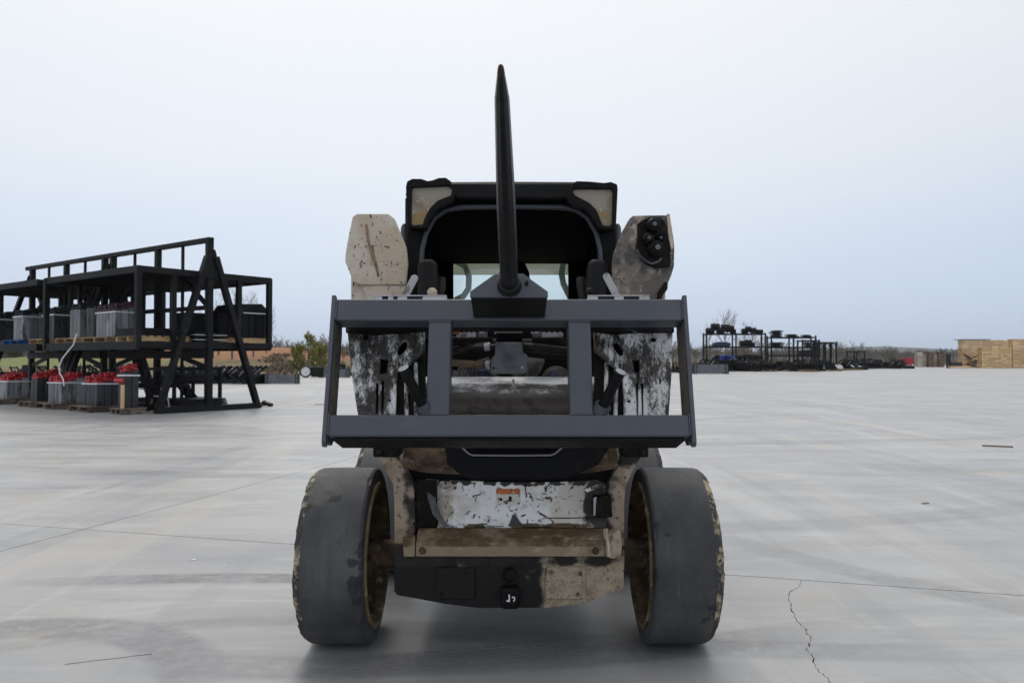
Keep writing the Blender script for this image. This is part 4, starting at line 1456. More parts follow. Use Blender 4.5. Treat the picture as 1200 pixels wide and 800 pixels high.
for p0, p1, r_ in (((568, 406.5, 2.765), (574.5, 406, 2.762), .0155), ((570, 427.2, 2.77), (575, 427.2, 2.766), .0165)):
    b = MB(); b.cyl(P(*p0), P(*p1), r_, n=14); b.build('hose_ferrule', M['galv'], LD)
# ribbed grey sleeves and blue caps
b = MB()
for k in range(6):
    xx = 534 + k * 4.0
    c = P(xx + 1.5, 440, 2.86)
    b.tube([c + V((.010 * sin(a * 1.0) * .6 + .004, cos(a) * .024, sin(a) * .027)) for a in [2 * pi * j / 16 for j in range(17)]], .0048, 6, caps=False)
b.cyl(P(531, 440, 2.86), P(557, 440, 2.86), .020, n=16)
b.build('ribbed_sleeve', M['sleeve'], LD)
b = MB(); b.cyl(P(556.5, 440, 2.86), P(559.5, 440, 2.86), .0265, n=18); b.build('rubber_ring', M['brown_hose'], LD)
b = MB(); b.tube([P(560, 440, 2.86), P(568, 440, 2.86), P(577, 443, 2.86), P(586, 449, 2.86)], [.026, .027, .020, .011], 18); b.build('blue_cap', M['blue'], LD)
hose([(570, 432, 2.84), (580, 440, 2.83), (588, 444, 2.83), (592, 450, 2.83)], .0045, M['sleeve'], 8)
b = MB()
for k in range(4):
    rr = .028 + k * .0075
    c = P(650 + k * .6, 446, 2.87 + k * .012)
    b.tube([c + V((cos(a) * rr, 0, sin(a) * rr)) for a in [pi * (-.05 + 1.1 * j / 16) for j in range(17)]], .0052, 6)
b.build('ribbed_sleeve', M['sleeve'], LD)
b = MB(); b.ball(P(649, 446, 2.85), (.030, .03, .030), 18); b.build('blue_cap', M['blue'], LD)
hose([(633, 449, 2.83), (637, 441, 2.83), (642, 434, 2.84)], .005, M['brown_hose'], 8)
# loose grey canvas boot round the pedal well
b = MB()
pts = [(606, 419), (622, 414), (638, 416), (640, 424), (634, 436), (628, 444), (612, 450), (600, 447), (600, 432)]
fr_ = [P(x, y, 2.90 + .012 * sin(i * 2.1)) for i, (x, y) in enumerate(pts)]
cen = P(620, 431, 2.845)
vs_ = b._vs(fr_)
mid = [P(620 + (x - 620) * .55, 431 + (y - 431) * .55, 2.862 + .014 * sin(i * 2.6 + 1)) for i, (x, y) in enumerate(pts)]
vm = b._vs(mid)
cv_ = b.bm.verts.new(cen)
for i in range(len(pts)):
    j = (i + 1) % len(pts)
    b.face([vs_[i], vs_[j], vm[j], vm[i]])
    b.face([vm[i], vm[j], cv_])
cb = b.build('canvas_boot', M['sleeve'], LD, angle=3)
sd = cb.modifiers.new('thick', 'SOLIDIFY'); sd.thickness = .004
sb_ = cb.modifiers.new('sub', 'SUBSURF'); sb_.levels = 1; sb_.render_levels = 2
# dark well behind the hoses: front of the cab below the window
pr('cab_front_wall', M['interior'], [(486, 372), (712, 372), (716, 512), (480, 512)], 3.34, .02)

# lift arms: front plates, uprights down to the quick attach, beams back along the cab
YA = 2.95
la = pr('lift_arm', M['cream'], [(413, 254), (418, 250.5), (455, 250.5), (462, 256), (469, 273), (475.5, 289), (477.5, 308), (475.5, 330), (476, 334), (424, 334), (414, 330.5), (409, 318), (404.5, 307), (404.5, 299), (408, 278)], YA, .03, bevel=.004)
pr('lower_fold', M['cream'], [(424, 334.3), (476, 334.3), (478, 372), (440, 372)], YA + .006, .03, parent=la, bevel=.003)
b = MB()
b.prism([P(x, y, YA - .001) for x, y in ((428, 262), (431, 264), (432, 275), (434, 287), (438, 295), (442, 310), (444.3, 322), (443, 326), (439.5, 313), (434, 298), (431, 286), (429, 273))], (0, -.002, 0))
b.build('scrape_mark', M['scrape'], la)
ra = pr('lift_arm', M['arm_oily'], [(738, 256), (742, 252.5), (783, 252), (786, 258), (789, 276), (790.5, 290), (790, 312), (787, 322), (782, 334), (776, 340), (770, 354), (768, 372), (719, 372), (719, 350), (718, 310), (719, 298), (729, 272)], YA, .03, bevel=.004)
ra['label'] = 'oil-stained lift arm with hydraulic couplers'
pr('bent_edge_strip', M['cream'], [(782, 250), (785, 251), (788, 270), (789.5, 293), (786.5, 293), (783, 275)], YA - .016, .014, parent=ra)
pr('coupler_plate', M['grime'], [(747, 262), (756, 256), (768, 254.0), (779, 258), (783, 275), (786, 293), (786, 312), (770, 314), (757, 309), (750, 299), (745, 291), (747, 278)], YA - .012, .011, parent=ra, bevel=.003)
b = MB()
b.tube([P(x, y, YA - .014) for x, y in ((746, 292), (750, 300), (757, 306), (764, 309), (772, 306), (775, 302))], .0045, 8)
b.build('coupler_rim', M['cover_grey'], ra)
for (px_, py_, r_, L_) in ((764.5, 265, .026, .05), (758.5, 280.5, .022, .045), (772.5, 280, .015, .04), (767.5, 292, .031, .06)):
    b = MB()
    q = P(px_, py_, YA - .012)
    b.lathe([(.0, -L_), (r_ * .35, -L_), (r_ * .4, -L_ + .006), (r_ * .62, -L_ + .006), (r_ * .66, -L_ + .012), (r_ * .86, -L_ + .014), (r_ * .9, -.03), (r_, -.027), (r_, 0)], q, (0, 1, 0), 24)
    cpl = b.build('hydraulic_coupler', M['machine'], ra)
    b = MB()
    b.lathe([(.0, -L_ - .002), (r_ * .32, -L_ - .002), (r_ * .32, -L_ + .002)], q, (0, 1, 0), 16)
    b.build('coupler_face', M['cover_grey'], cpl)
b = MB()
for px_ in (760, 768):
    q = P(px_, 256.8, YA - .012)
    b.cyl(q, q - V((0, .012, 0)), .005, n=6)
b.build('plate_bolts', M['grime'], ra)
b = MB()
b.tube([P(x, y, YA - .008) for x, y in ((771, 354), (774, 344), (779, 337), (781, 331))], [.008, .012, .012, .006], 8)
b.build('torn_lip', M['grime'], ra)
for sx, arm in ((-1, la), (1, ra)):
    xo, xi = LX + sx * .60, LX + sx * .485
    x0_, x1_ = min(xo, xi), max(xo, xi)
    b = MB()
    b.prism([(x0_, YA + .032, 1.66), (x0_, YA + .032, 1.40), (x0_, YA + .35, 1.36), (x0_, 4.95, 1.12), (x0_, 5.1, 1.2), (x0_, 5.1, 1.40), (x0_, YA + .4, 1.66)], (x1_ - x0_, 0, 0))
    b.build('arm_beam', M['cream'], arm, bevel=.008)
    xo, xi = LX + sx * .50, LX + sx * .40
    x0_, x1_ = min(xo, xi), max(xo, xi)
    b = MB()
    b.prism([(x0_, YA + .032, 1.42), (x0_, YA + .16, 1.42), (x0_, 2.86, 1.0), (x0_, 2.71, 1.0)], (x1_ - x0_, 0, 0))
    b.build('arm_leg', M['grime'], arm, bevel=.006)
    b = MB()
    b.bx(LX + sx * .575 - .05, LX + sx * .575 + .05, 4.75, 5.15, .75, 1.3)
    b.build('rear_tower', M['cream'], LD, bevel=.01)
    # tilt cylinder
    pxa, pxb = (501, 506) if sx < 0 else (700, 694)
    b = MB()
    p0, p1 = P(pxa, 309, 2.90), P(pxb, 400, 2.82)
    d = (p1 - p0).normalized()
    b.lathe([(.0, -.006), (.030, -.004), (.036, .004), (.038, .02), (.038, (p1 - p0).length)], p0, d, 24)
    tc_ = b.build('tilt_cylinder', M['black'], LD)
    b = MB()
    q0 = P(pxa + (5 if sx < 0 else -8), 350, 2.83)
    b.ball(q0 + V((0, .01, .02)), (.02, .02, .022), 12)
    if sx < 0: b.build('bare_patch', M['cream'], tc_)
    else: b.build('grease_lump', M['grime'], tc_)
    b = MB()
    xx = 517 if sx < 0 else 681
    b.tube([P(xx + sx * -1, 326, 2.93), P(xx, 334, 2.92), P(xx + sx * 3, 352, 2.90), P(xx + sx * 4, 380, 2.88)], [.016, .019, .018, .018], 12)
    b.build('cylinder_hose', M['rubber_hose'], LD)
    # quick-attach lever
    b = MB()
    if sx < 0: e0_, e1_, Yq = (471, 354), (485.5, 326), 2.66
    else: e0_, e1_, Yq = (726.5, 354), (711, 324), 2.66
    a0, a1 = P(*e0_, Yq), P(*e1_, Yq)
    ax_ = (a1 - a0).normalized()
    sd_ = ax_.cross(V((0, 1, 0))).normalized() * .0125
    top = [a1 + sd_ * cos(t_) + ax_ * (.0125 * sin(t_)) for t_ in [pi * j / 8 for j in range(9)]]
    b.prism([a0 + sd_] + top + [a0 - sd_], (0, .008, 0))
    b.build('locking_lever', M['lever'], LD, bevel=.0015)

# cab
YC = 3.35
cab = MB()
xl, xr = P(475.5, 300, YC).x, P(723, 300, YC).x
ztop = P(600, 213, YC).z
outer = [(476, 372), (474.5, 300), (476, 262), (478, 230), (490, 214), (520, 213), (600, 212.5), (680, 213), (712, 214), (721, 230), (722.5, 262), (723.5, 300), (722, 372)]
inner = [(706, 372), (705, 312), (702.5, 290), (697, 270), (687, 254), (672, 245), (640, 242.5), (600, 242.5), (556, 242.5), (526, 245), (511, 254), (501, 270), (495.5, 290), (493, 312), (492, 372)]
cf = pr('cab_front_frame', M['black'], outer, YC, .06, holes=[inner], bevel=.008)
cf['label'] = 'black cab frame round the dark opening'
b = MB()                                         # bright rolled tube round the opening
b.tube([P(x, y, YC - .012) for x, y in ((492, 345), (493, 318), (495, 292), (500, 272), (509, 256), (522, 246.5), (540, 243), (600, 242.5), (658, 243), (676, 246.5), (689, 256), (698, 272), (703, 292), (705, 318), (706, 345))], .0105, 10)
b.build('window_seal', M['frame'], cf)
# folded header above the opening
b = MB()
zt_, zl_ = P(600, 213.5, YC - .04).z, P(600, 233, YC - .055).z
b.prism([(LX - .37, YC - .002, zt_), (LX - .37, YC - .04, zt_ - .002), (LX - .37, YC - .055, zl_), (LX - .37, YC - .002, zl_ - .012)], (.74, 0, 0))
b.build('header', M['black'], cf, bevel=.01)
# roof and sides
b = MB()
b.prism([(LX - .455, YC + .062, ztop - .05), (LX - .445, YC + .062, ztop - .012), (LX - .40, YC + .062, ztop + .002), (LX + .40, YC + .062, ztop + .002), (LX + .445, YC + .062, ztop - .012), (LX + .455, YC + .062, ztop - .05)], (0, 1.05, -.03))
b.build('cab_roof', M['black'], LD, bevel=.012)
b = MB()
b.prism([(LX - .42, YC + .07, 1.885), (LX - .42, 4.38, 1.73), (LX - .42, 4.38, 1.755), (LX - .42, YC + .07, 1.91)], (.84, 0, 0))
b.build('headliner', M['interior'], LD)
for sx in (-1, 1):
    x0_ = LX + sx * .452
    holes = []
    for r_ in range(3):
        for k in range(9):
            ya = YC + .16 + k * .095
            za = 1.02 + r_ * .26
            holes.append([(x0_, ya, za), (x0_, ya + .028, za), (x0_, ya + .028, za + .2), (x0_, ya, za + .2)])
    b = MB()
    b.prism([(x0_, YC + .062, .757), (x0_, 4.465, .757), (x0_, 4.465, 1.87), (x0_, YC + .062, 1.90)], (-sx * .012, 0, 0), holes)
    b.build('side_screen', M['black'], LD, smooth=False)
    b = MB()                                     # rounded post flank outside the frame
    b.tube([P(473.5 if sx < 0 else 724, y, YC + .03) for y in (262, 263.5, 267, 285, 320, 372)], [.003, .009, .014, .018, .020, .020], 12)
    b.build('post_flank', M['frame'], cf)
    # grab rail and slit of light beside the opening
    xx = 503 if sx < 0 else 696
    b = MB()
    b.tube([P(xx, 292, YC + .12), P(xx - sx * 1.5, 320, YC + .12), P(xx - sx * 2, 360, YC + .12)], .012, 8)
    b.build('grab_rail', M['interior'], LD)
# lamp pods in the top corners
lens_l = [(482.5, 219.5), (526, 217.5), (530, 222), (528.5, 229), (513, 235), (503, 245), (497.5, 256), (495.5, 263), (484, 264), (481.5, 261)]
pod_l = [(475.5, 219), (477, 212.5), (483, 209.3), (494, 209.5), (501, 212), (507, 211), (514, 208.3), (522, 208), (528, 212), (532, 220), (534.5, 228), (530, 238), (516, 243), (507, 251), (502, 262), (499, 268), (486, 267.5), (477.5, 265)]
lens_r = [(673, 221), (716, 221), (718.5, 224), (717.5, 262), (714, 265), (706.5, 264), (703, 256), (699, 246), (691, 238), (674, 229), (671.5, 225)]
pod_r = [(724, 222), (723.5, 216), (716, 213), (708, 214.2), (690, 212.5), (676, 212), (671, 215), (667, 224), (664, 232), (668, 240), (684, 244), (692, 252), (697, 261), (701, 268), (714, 269), (722, 266)]
for pod, lens in ((pod_l, lens_l), (pod_r, lens_r)):
    pd = pr('lamp_pod', M['black'], pod, YC - .085, .14, holes=[lens], bevel=.004)
    b = MB()
    b.prism([P(x, y, YC - .066) for x, y in lens], (0, .01, 0))
    b.build('lamp_lens', M['lens'], pd)
# back wall with rear window
yw = 4.40
pr('cab_back_wall', M['interior'], [(503.5, 268), (690.5, 268), (690.5, 420), (503.5, 420)], yw, .03, holes=[[(531, 308), (538, 302), (560, 305), (592, 307), (620, 305), (656, 301), (666, 309), (666.5, 372), (531, 372)]])
pr('rear_glass', M['glass'], [(526, 297), (672, 297), (672, 376), (526, 376)], yw + .034, .005)
rb = M['hatch'] = translucent('pale_hatch', (0.66, 0.66, 0.60))
b = MB()
b.bx(P(520, 320, 4.50).x, P(680, 320, 4.50).x, 4.50, 4.506, P(600, 322, 4.50).z, P(600, 309, 4.50).z)
b.build('rear_hatch_rail', rb, LD)
rs = translucent('window_gasket', (0.42, 0.45, 0.43))
for pts in ([(534, 306), (545, 312), (549.5, 324), (549, 338), (543, 347), (533, 352)], [(667, 304), (660, 309), (658, 320), (660, 332), (665, 342), (670, 352)]):
    b = MB()
    b.tube([P(x, y, 4.475) for x, y in pts], .018, 10)
    b.build('window_gasket', rs, LD)
# seat and controls
b = MB()
b.tube([P(602, 305, 4.12), P(602, 310, 4.12), P(602.5, 320, 4.12), P(603, 345, 4.10)], [.03, .062, .080, .088], 16)
b.bx(LX - .20, LX + .26, 4.06, 4.20, 1.02, 1.46)
b.bx(LX - .22, LX + .28, 3.62, 4.14, .90, 1.02)
b.build('seat', M['interior'], LD, bevel=.02)
for sx in (-1, 1):
    b = MB()
    xx = LX + sx * .30
    b.tube([(xx, 3.62, 1.0), (xx, 3.58, 1.28), (xx + .01, 3.56, 1.36)], [.022, .016, .016], 10)
    b.ball((xx + .01, 3.555, 1.40), (.025, .025, .04), 12)
    b.build('joystick', M['black'], LD)
    b = MB()
    b.bx(xx - .06, xx + .06, 3.5, 4.2, .9, 1.1)
    b.build('armrest', M['interior'], LD, bevel=.02)

# ------------------------------------------------------------------ left storage racks
RD, RC = V((-.8, .6, 0)), V((.6, .8, 0))       # along the rack (away), across it (towards the far side)
R0 = V((-7.0, 18.1, 0))
RZ = atan2(.6, -.8)
def RK(t, s, z): return R0 + RD * t + RC * s + V((0, 0, z))
def rt(px, s):
    """distance along the rack at which the line s metres across it shows at photo column px"""
    k = (px - 600) / FPX
    a = R0 + RC * s
    return (a.x - k * a.y) / (k * RD.y - RD.x)
def rs_(px, t):
    k = (px - 600) / FPX
    a = R0 + RD * t
    return (a.x - k * a.y) / (k * RC.y - RC.x)
DECK, ROOF, RLEN = 1.565, 3.19, 4.5
def equipment_rack(t0, label, near_corner=True):
    # local axes: x along the rack, y towards the camera side, z up
    t = thing('equipment_rack', label, 'rack', RK(t0, 0, 0), (0, 0, RZ), 'black steel A-frame storage racks')
    m = M['rack']
    def part(name, f, bevel=.006):
        b = MB(); f(b)
        return b.build(name, m, t, local=True, bevel=bevel)
    L = RLEN
    for x in (0, L):
        xx = x + (-.09 if x == 0 else .09)
        for sy in (-1, 1):
            part('leg', lambda b: b.beam((xx, sy * 1.27, .0), (xx, sy * .10, 3.55), .12, .15, up=(1, 0, 0)))
        part('center_post', lambda b: b.bx(x - .07, x + .07, -.07, .07, 0, 4.0))
        part('gusset', lambda b: b.prism([(xx - .01, -.28, 3.05), (xx - .01, .28, 3.05), (xx - .01, .09, 3.72), (xx - .01, -.09, 3.72)], (.02, 0, 0)))
        part('base_beam', lambda b: b.bx(xx - .065, xx + .065, -1.2, 1.2, .0, .13))
    part('ridge_beam', lambda b: b.bx(-.07, L + .375, -.065, .065, 3.89, 4.0))
    for x, w in ((L * .25, .03), (L * .5, .065), (L * .75, .03)):
        part('ridge_post', lambda b: b.bx(x - w, x + w, -w, w, .05, 3.89))
    part('middle_rail', lambda b: b.bx(.07, L - .07, -.05, .05, 2.33, 2.43))
    part('low_rail', lambda b: b.bx(.07, L - .07, -.05, .05, .62, .72))
    # two decks with joists below
    for z, nm in ((ROOF, 'roof_deck'), (DECK, 'floor_deck')):
        d = part(nm, lambda b: b.bx(.01, L - .01, -1.64, 1.64, z - .03, z), .002)
        for sy in (-1, 1):
            b = MB(); b.bx(-.02, L + .02, sy * 1.66 - .03, sy * 1.66 + .03, z - (.14 if z > 2 else .17), z + .012)
            b.build('edge_beam', m, d, local=True, bevel=.004)
        for x in (-.0, L):
            b = MB(); b.bx(x - .028, x + .028, -1.62, 1.62, z - .13, z + .008)
            b.build('end_beam', m, d, local=True, bevel=.004)
        b = MB()
        for k in range(1, 9):
            b.bx(L * k / 9 - .025, L * k / 9 + .025, -1.62, 1.62, z - .11, z - .032)
        b.build('joists', m, d, local=True)['kind'] = 'stuff'
    part('main_beam', lambda b: b.bx(-.02, L + .02, -.12, .12, DECK - .36, DECK - .18))
    for x in (0.03, L - .03):
        for y, w in ((1.655, .058), (.85, .05), (-.8, .055), (-1.655, .058)):
            if not near_corner and x < 1 and y > 1: continue
            part('corner_post' if abs(y) > 1 else 'end_post', lambda b: b.bx(x - w, x + w, y - w, y + w, DECK - .13 if abs(y) > 1 else DECK, ROOF - .01))
    for x0_, x1_ in ((.1, 1.1), (L - .1, L - 1.1)):
        part('knee_brace', lambda b: b.beam((x0_, 0, 1.0), (x1_, 0, DECK - .34), .09, .09, up=(0, 1, 0)))
        part('knee_brace', lambda b: b.beam((x0_, 0, 2.45), (x1_, 0, ROOF - .10), .09, .09, up=(0, 1, 0)))
    return t
equipment_rack(0, 'nearest black steel A-frame storage rack, its open end facing the loader')
equipment_rack(4.95, 'further black steel storage rack cut off by the left edge of the photo', False)

# pallets
def pallet_mesh(L=1.15, W=1.0):
    b = MB()
    for k in range(7):
        y = -W / 2 + W * (k + .5) / 7
        b.bx(-L / 2, L / 2, y - .052, y + .052, .112, .134)
    for x in (-L / 2 + .05, 0, L / 2 - .05):
        b.bx(x - .022, x + .022, -W / 2, W / 2, .023, .111)
    for y in (-W / 2 + .05, 0, W / 2 - .05):
        b.bx(-L / 2, L / 2, y - .05, y + .05, .0, .022)
    return b
PALS = {}
def pallet(loc, rz, m, label, group='pallets under the bundles on the left rack', L=1.15, W=1.0):
    key = (m, L, W)
    if key not in PALS:
        o = pallet_mesh(L, W).build('pallet', M[m], None, smooth=False)
        PALS[key] = o.data
    else:
        o = link(bpy.data.objects.new('pallet', PALS[key]))
    o.location = loc
    o.rotation_euler = (0, 0, rz)
    return tag(o, label, 'pallet', group)

def bundle(loc, rz, nx, ny, uw, h, col, cap, label, group, strap=True, heads=.5, seed=0, capm=.075):
    """a strapped block of upright steel columns whose swivel heads stick out at the top"""
    t = thing('column_bundle', label, 'steel columns', loc, (0, 0, rz), group)
    rnd = random.Random(seed)
    mesh = None
    for i in range(nx):
        for j in range(ny):
            x, y = (i - (nx - 1) / 2) * uw * 1.08, (j - (ny - 1) / 2) * uw * 1.08
            hh = h * rnd.uniform(.97, 1.0) - .045 * (j - (ny - 1) / 2)
            if mesh is None:
                b = MB()
                b.bx(-uw / 2, uw / 2, -uw / 2, uw / 2, 0, h)
                o = b.build('column', M[col], t, local=True, bevel=.012)
                mesh = o.data
            else:
                o = link(bpy.data.objects.new('column', mesh))
                o.parent = t
                bv = o.modifiers.new('bevel', 'BEVEL'); bv.width = .012; bv.segments = 2; bv.limit_method = 'ANGLE'
            o.location = (x, y, 0)
            o.scale = (1, 1, hh / h)
            b = MB()
            zstep = -.045 * (j - (ny - 1) / 2)
            for q in range(3):              # swivel heads: short rollers on a stem, their round ends to the front
                zc = hh + .035 + (.075 if q == 2 else 0) + rnd.uniform(-.008, .008)
                ox = 0 if q == 2 else (q - .5) * uw * .52
                c = V((x + ox + rnd.uniform(-.012, .012), y + rnd.uniform(-.02, .02), zc))
                d = V((rnd.uniform(-.02, .02), uw * .44, rnd.uniform(-.015, .02)))
                r_ = min(capm * rnd.uniform(.46, .54), uw * .25)
                b.tube([c - d * 1.06, c - d * .92, c + d * .92, c + d * 1.06], [r_ * .72, r_, r_, r_ * .72], 10)
                b.cyl(c + V((0, 0, -.06)), c, r_ * .5, n=6)
            b.build('head', M[cap], t, local=True, angle=.7)
    if strap:
        w, d = nx * uw * 1.08 / 2 + .012, ny * uw * 1.08 / 2 + .012
        b = MB()
        zs = h * .87
        loop = [(-w, -d), (w, -d), (w, d), (-w, d)]
        for k in range(4):
            p, q = loop[k], loop[(k + 1) % 4]
            b.beam((*p, zs + .01 * (k % 2)), (*q, zs + .01 * ((k + 1) % 2)), .006, .032)
        b.build('strap', M['strap'], t, local=True)
    return t
GD = 'strapped bundles of steel columns on the rack deck'
GG = 'strapped bundles with red heads on the ground below the rack'
# (px centre, s, px width -> columns, height, colours, pallet, label)
for (px, s, nx, ny, uw, h, col, cap, pal, lb, pl) in [
    (5, -.9, 3, 3, .20, .70, 'darkgrey', 'darkcap', 'wood', 'dark column bundle at the left edge of the photo, on the rack deck', 'brown pallet at the left edge on the rack deck'),
    (35, -1.0, 3, 3, .19, .72, 'steelgrey', 'darkcap', 'bluewood', 'strapped grey column bundle standing on the blue pallet', 'blue pallet on the rack deck'),
    (68, -1.05, 4, 3, .155, .70, 'darkgrey', 'darkcap', 'wood', 'strapped dark column bundle just right of the one on the blue pallet', 'wooden pallet just right of the blue pallet'),
    (100, -1.05, 3, 3, .165, .76, 'steelgrey', 'darkcap', 'wood', 'unstrapped grey column bundle with dark heads, behind the hanging white band', 'wooden pallet under the unstrapped grey bundle'),
    (135, -1.05, 6, 3, .145, .66, 'steelgrey', 'dullred', 'wood', 'widest strapped bundle, dull red heads, beside the rack corner post', 'wooden pallet under the widest bundle with dull red heads')]:
    p = RK(rt(px, s), s, DECK + .002)
    pallet(p, RZ, pal, pl, 'pallets on the rack deck', L=1.05 if nx < 5 else 1.2)
    bundle(p + V((0, 0, .136)), RZ, nx, ny, uw, h, col, cap, lb, GD, strap='unstrapped' not in lb, seed=int(px))
for (px, s, nx, ny, uw, h, col, cap, lb, pl, strap) in [
    (14, -1.45, 5, 3, .165, .52, 'steelgrey', 'red', 'leftmost grey bundle with bright red heads, on the ground below the deck', 'pallet under the leftmost red headed bundle', True),
    (54, -1.45, 2, 3, .175, .60, 'darkgrey', 'red', 'narrow dark bundle with red heads, left of the hanging white band', 'pallet under the narrow dark red headed bundle', False),
    (78, -1.5, 4, 3, .165, .55, 'steelgrey', 'red', 'grey bundle with red heads at the foot of the hanging white band', 'pallet under the bundle at the foot of the white band', True),
    (119, -1.5, 4, 3, .16, .56, 'darkgrey', 'red', 'dark bundle with stepped red heads, second from the right on the ground', 'pallet under the bundle with stepped red heads', True)]:
    p = RK(rt(px, s), s, .0)
    pallet(p, RZ, 'brownwood', pl, 'pallets on the ground below the rack', L=1.0 if nx > 2 else .7)
    bundle(p + V((0, 0, .136)), RZ, nx, ny, uw, h, col, cap, lb, GG, strap=strap, seed=int(px), capm=.085)
# the slim bundle at the corner: two tiers of red heads and a tan timber post
p = RK(rt(151, -1.62), -1.62, 0)
pallet(p, RZ, 'brownwood', 'pallet under the slim dark bundle beside the A-frame leg', 'pallets on the ground below the rack', L=.5, W=.55)
t = bundle(p + V((0, 0, .136)), RZ, 2, 2, .145, .80, 'darkgrey', 'red', 'slim dark bundle with two tiers of red heads beside the A-frame leg', GG, seed=5)
b = MB()
for k in range(3):
    c = V((-.13 + .12 * k, .17, .58))
    b.cyl(c, c + V((.10, .02, .01)), .05, n=9)
b.build('lower_heads', M['red'], t, local=True)
b = MB(); b.bx(-.16, -.09, .165, .215, -.12, .5); b.build('timber_post', M['palewood'], t, local=True)
# white band hanging from the deck
p0 = P(88, 392, 17.75); y_ = 17.75
b = MB()
band = [(90, 391), (86, 404), (80, 411), (73, 420), (69, 430), (70, 437), (74, 444), (75, 452)]
pts = [P(x, y, 17.55 - .02 * i) for i, (x, y) in enumerate(band)]
b.tube(pts, .014, 6)
tag(b.build('white_band', M['strap']), 'loose white band hanging from the rack deck to the red headed bundle below', 'band')

# things on the right half of the deck
def at_end(px, t, z): return RK(t, rs_(px, t), z)
p = at_end(180, .75, DECK + .002)
pallet(p, RZ, 'palewood', 'pale wooden pallet just right of the rack corner post', 'pallets on the rack deck', L=1.1, W=1.2)
t = thing('bar_stack', 'stack of long flat dark steel bars on the pale pallet beside the corner post', 'steel bars', p + V((0, 0, .136)), (0, 0, RZ))
for k in range(4):
    b = MB(); b.bx(-.55, .55, -.62 + .03 * k, .62 - .02 * k, k * .045, k * .045 + .036)
    b.build('bar', M['machine'], t, local=True, bevel=.004)
p = at_end(221, 1.0, DECK + .002)
t = thing('valve_box', 'dark upright box with rounded knobs on the deck, left of the A-frame centre post', 'machine part', p, (0, 0, RZ))
b = MB(); b.bx(-.3, .3, -.28, .28, .0, .72); b.build('box_body', M['machine'], t, local=True, bevel=.03)
b = MB(); b.ball((-.3, -.3, .62), .10, 10); b.build('knob', M['darkcap'], t, local=True)
t = thing('bar_stack', 'thin bright edged flat bars stacked left of the A-frame centre post', 'steel bars', at_end(233, .5, DECK + .002), (0, 0, RZ))
for k in range(5):
    b = MB(); b.bx(-.5, .5, -.42, .42, k * .055, k * .055 + .022)
    b.build('bar', M['galv' if k % 2 else 'machine'], t, local=True, bevel=.003)
p = at_end(280, .75, DECK + .002)
for q, lb in ((at_end(262, .75, DECK + .002), 'pale pallet under the flat black plates, right of the centre post'), (at_end(285, .72, DECK + .002), 'pale pallet under the black hopper at the rack end')):
    pallet(q, RZ, 'palewood', lb, 'pallets on the rack deck', L=1.0, W=.95)
t = thing('hopper', 'black ribbed hopper with sloping lid and thin white band at the rack end', 'hopper', at_end(284, .72, DECK + .14), (0, 0, RZ))
b = MB()
b.prism([(-.45, .55, 0), (-.45, -.55, 0), (-.45, -.55, .60), (-.45, -.25, .86), (-.45, .42, .82), (-.45, .55, .66)], (.9, 0, 0))
b.build('hopper_body', M['machine'], t, local=True, bevel=.015)
for k in range(6):
    b = MB(); y = -.5 + k * .2
    b.bx(-.475, -.452, y - .025, y + .025, .02, .57)
    b.build('rib', M['machine'], t, local=True)
b = MB(); b.bx(-.482, -.451, -.56, .3, .60, .622); b.build('white_band', M['strap'], t, local=True)
t = thing('crate', 'low black slatted box left of the hopper on the rack deck', 'crate', at_end(261, .75, DECK + .14), (0, 0, RZ))
b = MB(); b.bx(-.4, .4, -.38, .40, .10, .58); b.build('crate_body', M['machine'], t, local=True, bevel=.02)
for k in range(4):
    b = MB(); b.bx(-.42, -.402, -.36 + k * .2, -.26 + k * .2, .12, .56); b.build('slat', M['rack'], t, local=True)
b = MB(); b.bx(-.46, .46, -.44, .44, .002, .095); b.build('base_plate', M['machine'], t, local=True, bevel=.01)

# things on the ground below the right half
def frame_part(name, loc, rz, w, d, h, label, cat='steel frame', group=None):
    """a welded black frame: rails, uprights and a sloping back"""
    t = thing(name, label, cat, loc, (0, 0, rz), group)
    for z in (.05, h):
        b = MB()
        for sy in (-1, 1): b.beam((-w / 2, sy * d / 2, z), (w / 2, sy * d / 2, z), .07, .07)
        for sx in (-1, 1): b.beam((sx * w / 2, -d / 2, z), (sx * w / 2, d / 2, z), .07, .07)
        b.build('rail_frame', M['machine'], t, local=True)['kind'] = 'stuff'
    for sx in (-1, 1):
        for sy in (-1, 1):
            b = MB(); b.beam((sx * w / 2, sy * d / 2, 0), (sx * w / 2, sy * d / 2, h), .07, .07)
            b.build('upright', M['machine'], t, local=True)
    b = MB(); b.beam((-w / 2, 0, .1), (w / 2, 0, h * .9), .3, .02, up=(0, 1, 0)); b.build('web_plate', M['machine'], t, local=True)
    return t
for (px, t_, w, d, h, lb) in [(30, 6.4, 1.2, .8, .5, 'low black welded frame behind the leftmost red headed bundle'),
                              (96, 3.1, 1.1, .9, .62, 'black welded frame between the red headed bundles'),
                              (140, 1.6, 1.3, .8, .55, 'black welded frame behind the slim corner bundle'),
                              (185, .9, 1.0, 1.0, .55, 'black welded frame behind the near A-frame leg')]:
    frame_part('welded_frame', RK(rt(px, -.35), -.35, .0), RZ, w, d, h, lb, group='black welded frames under the left rack')
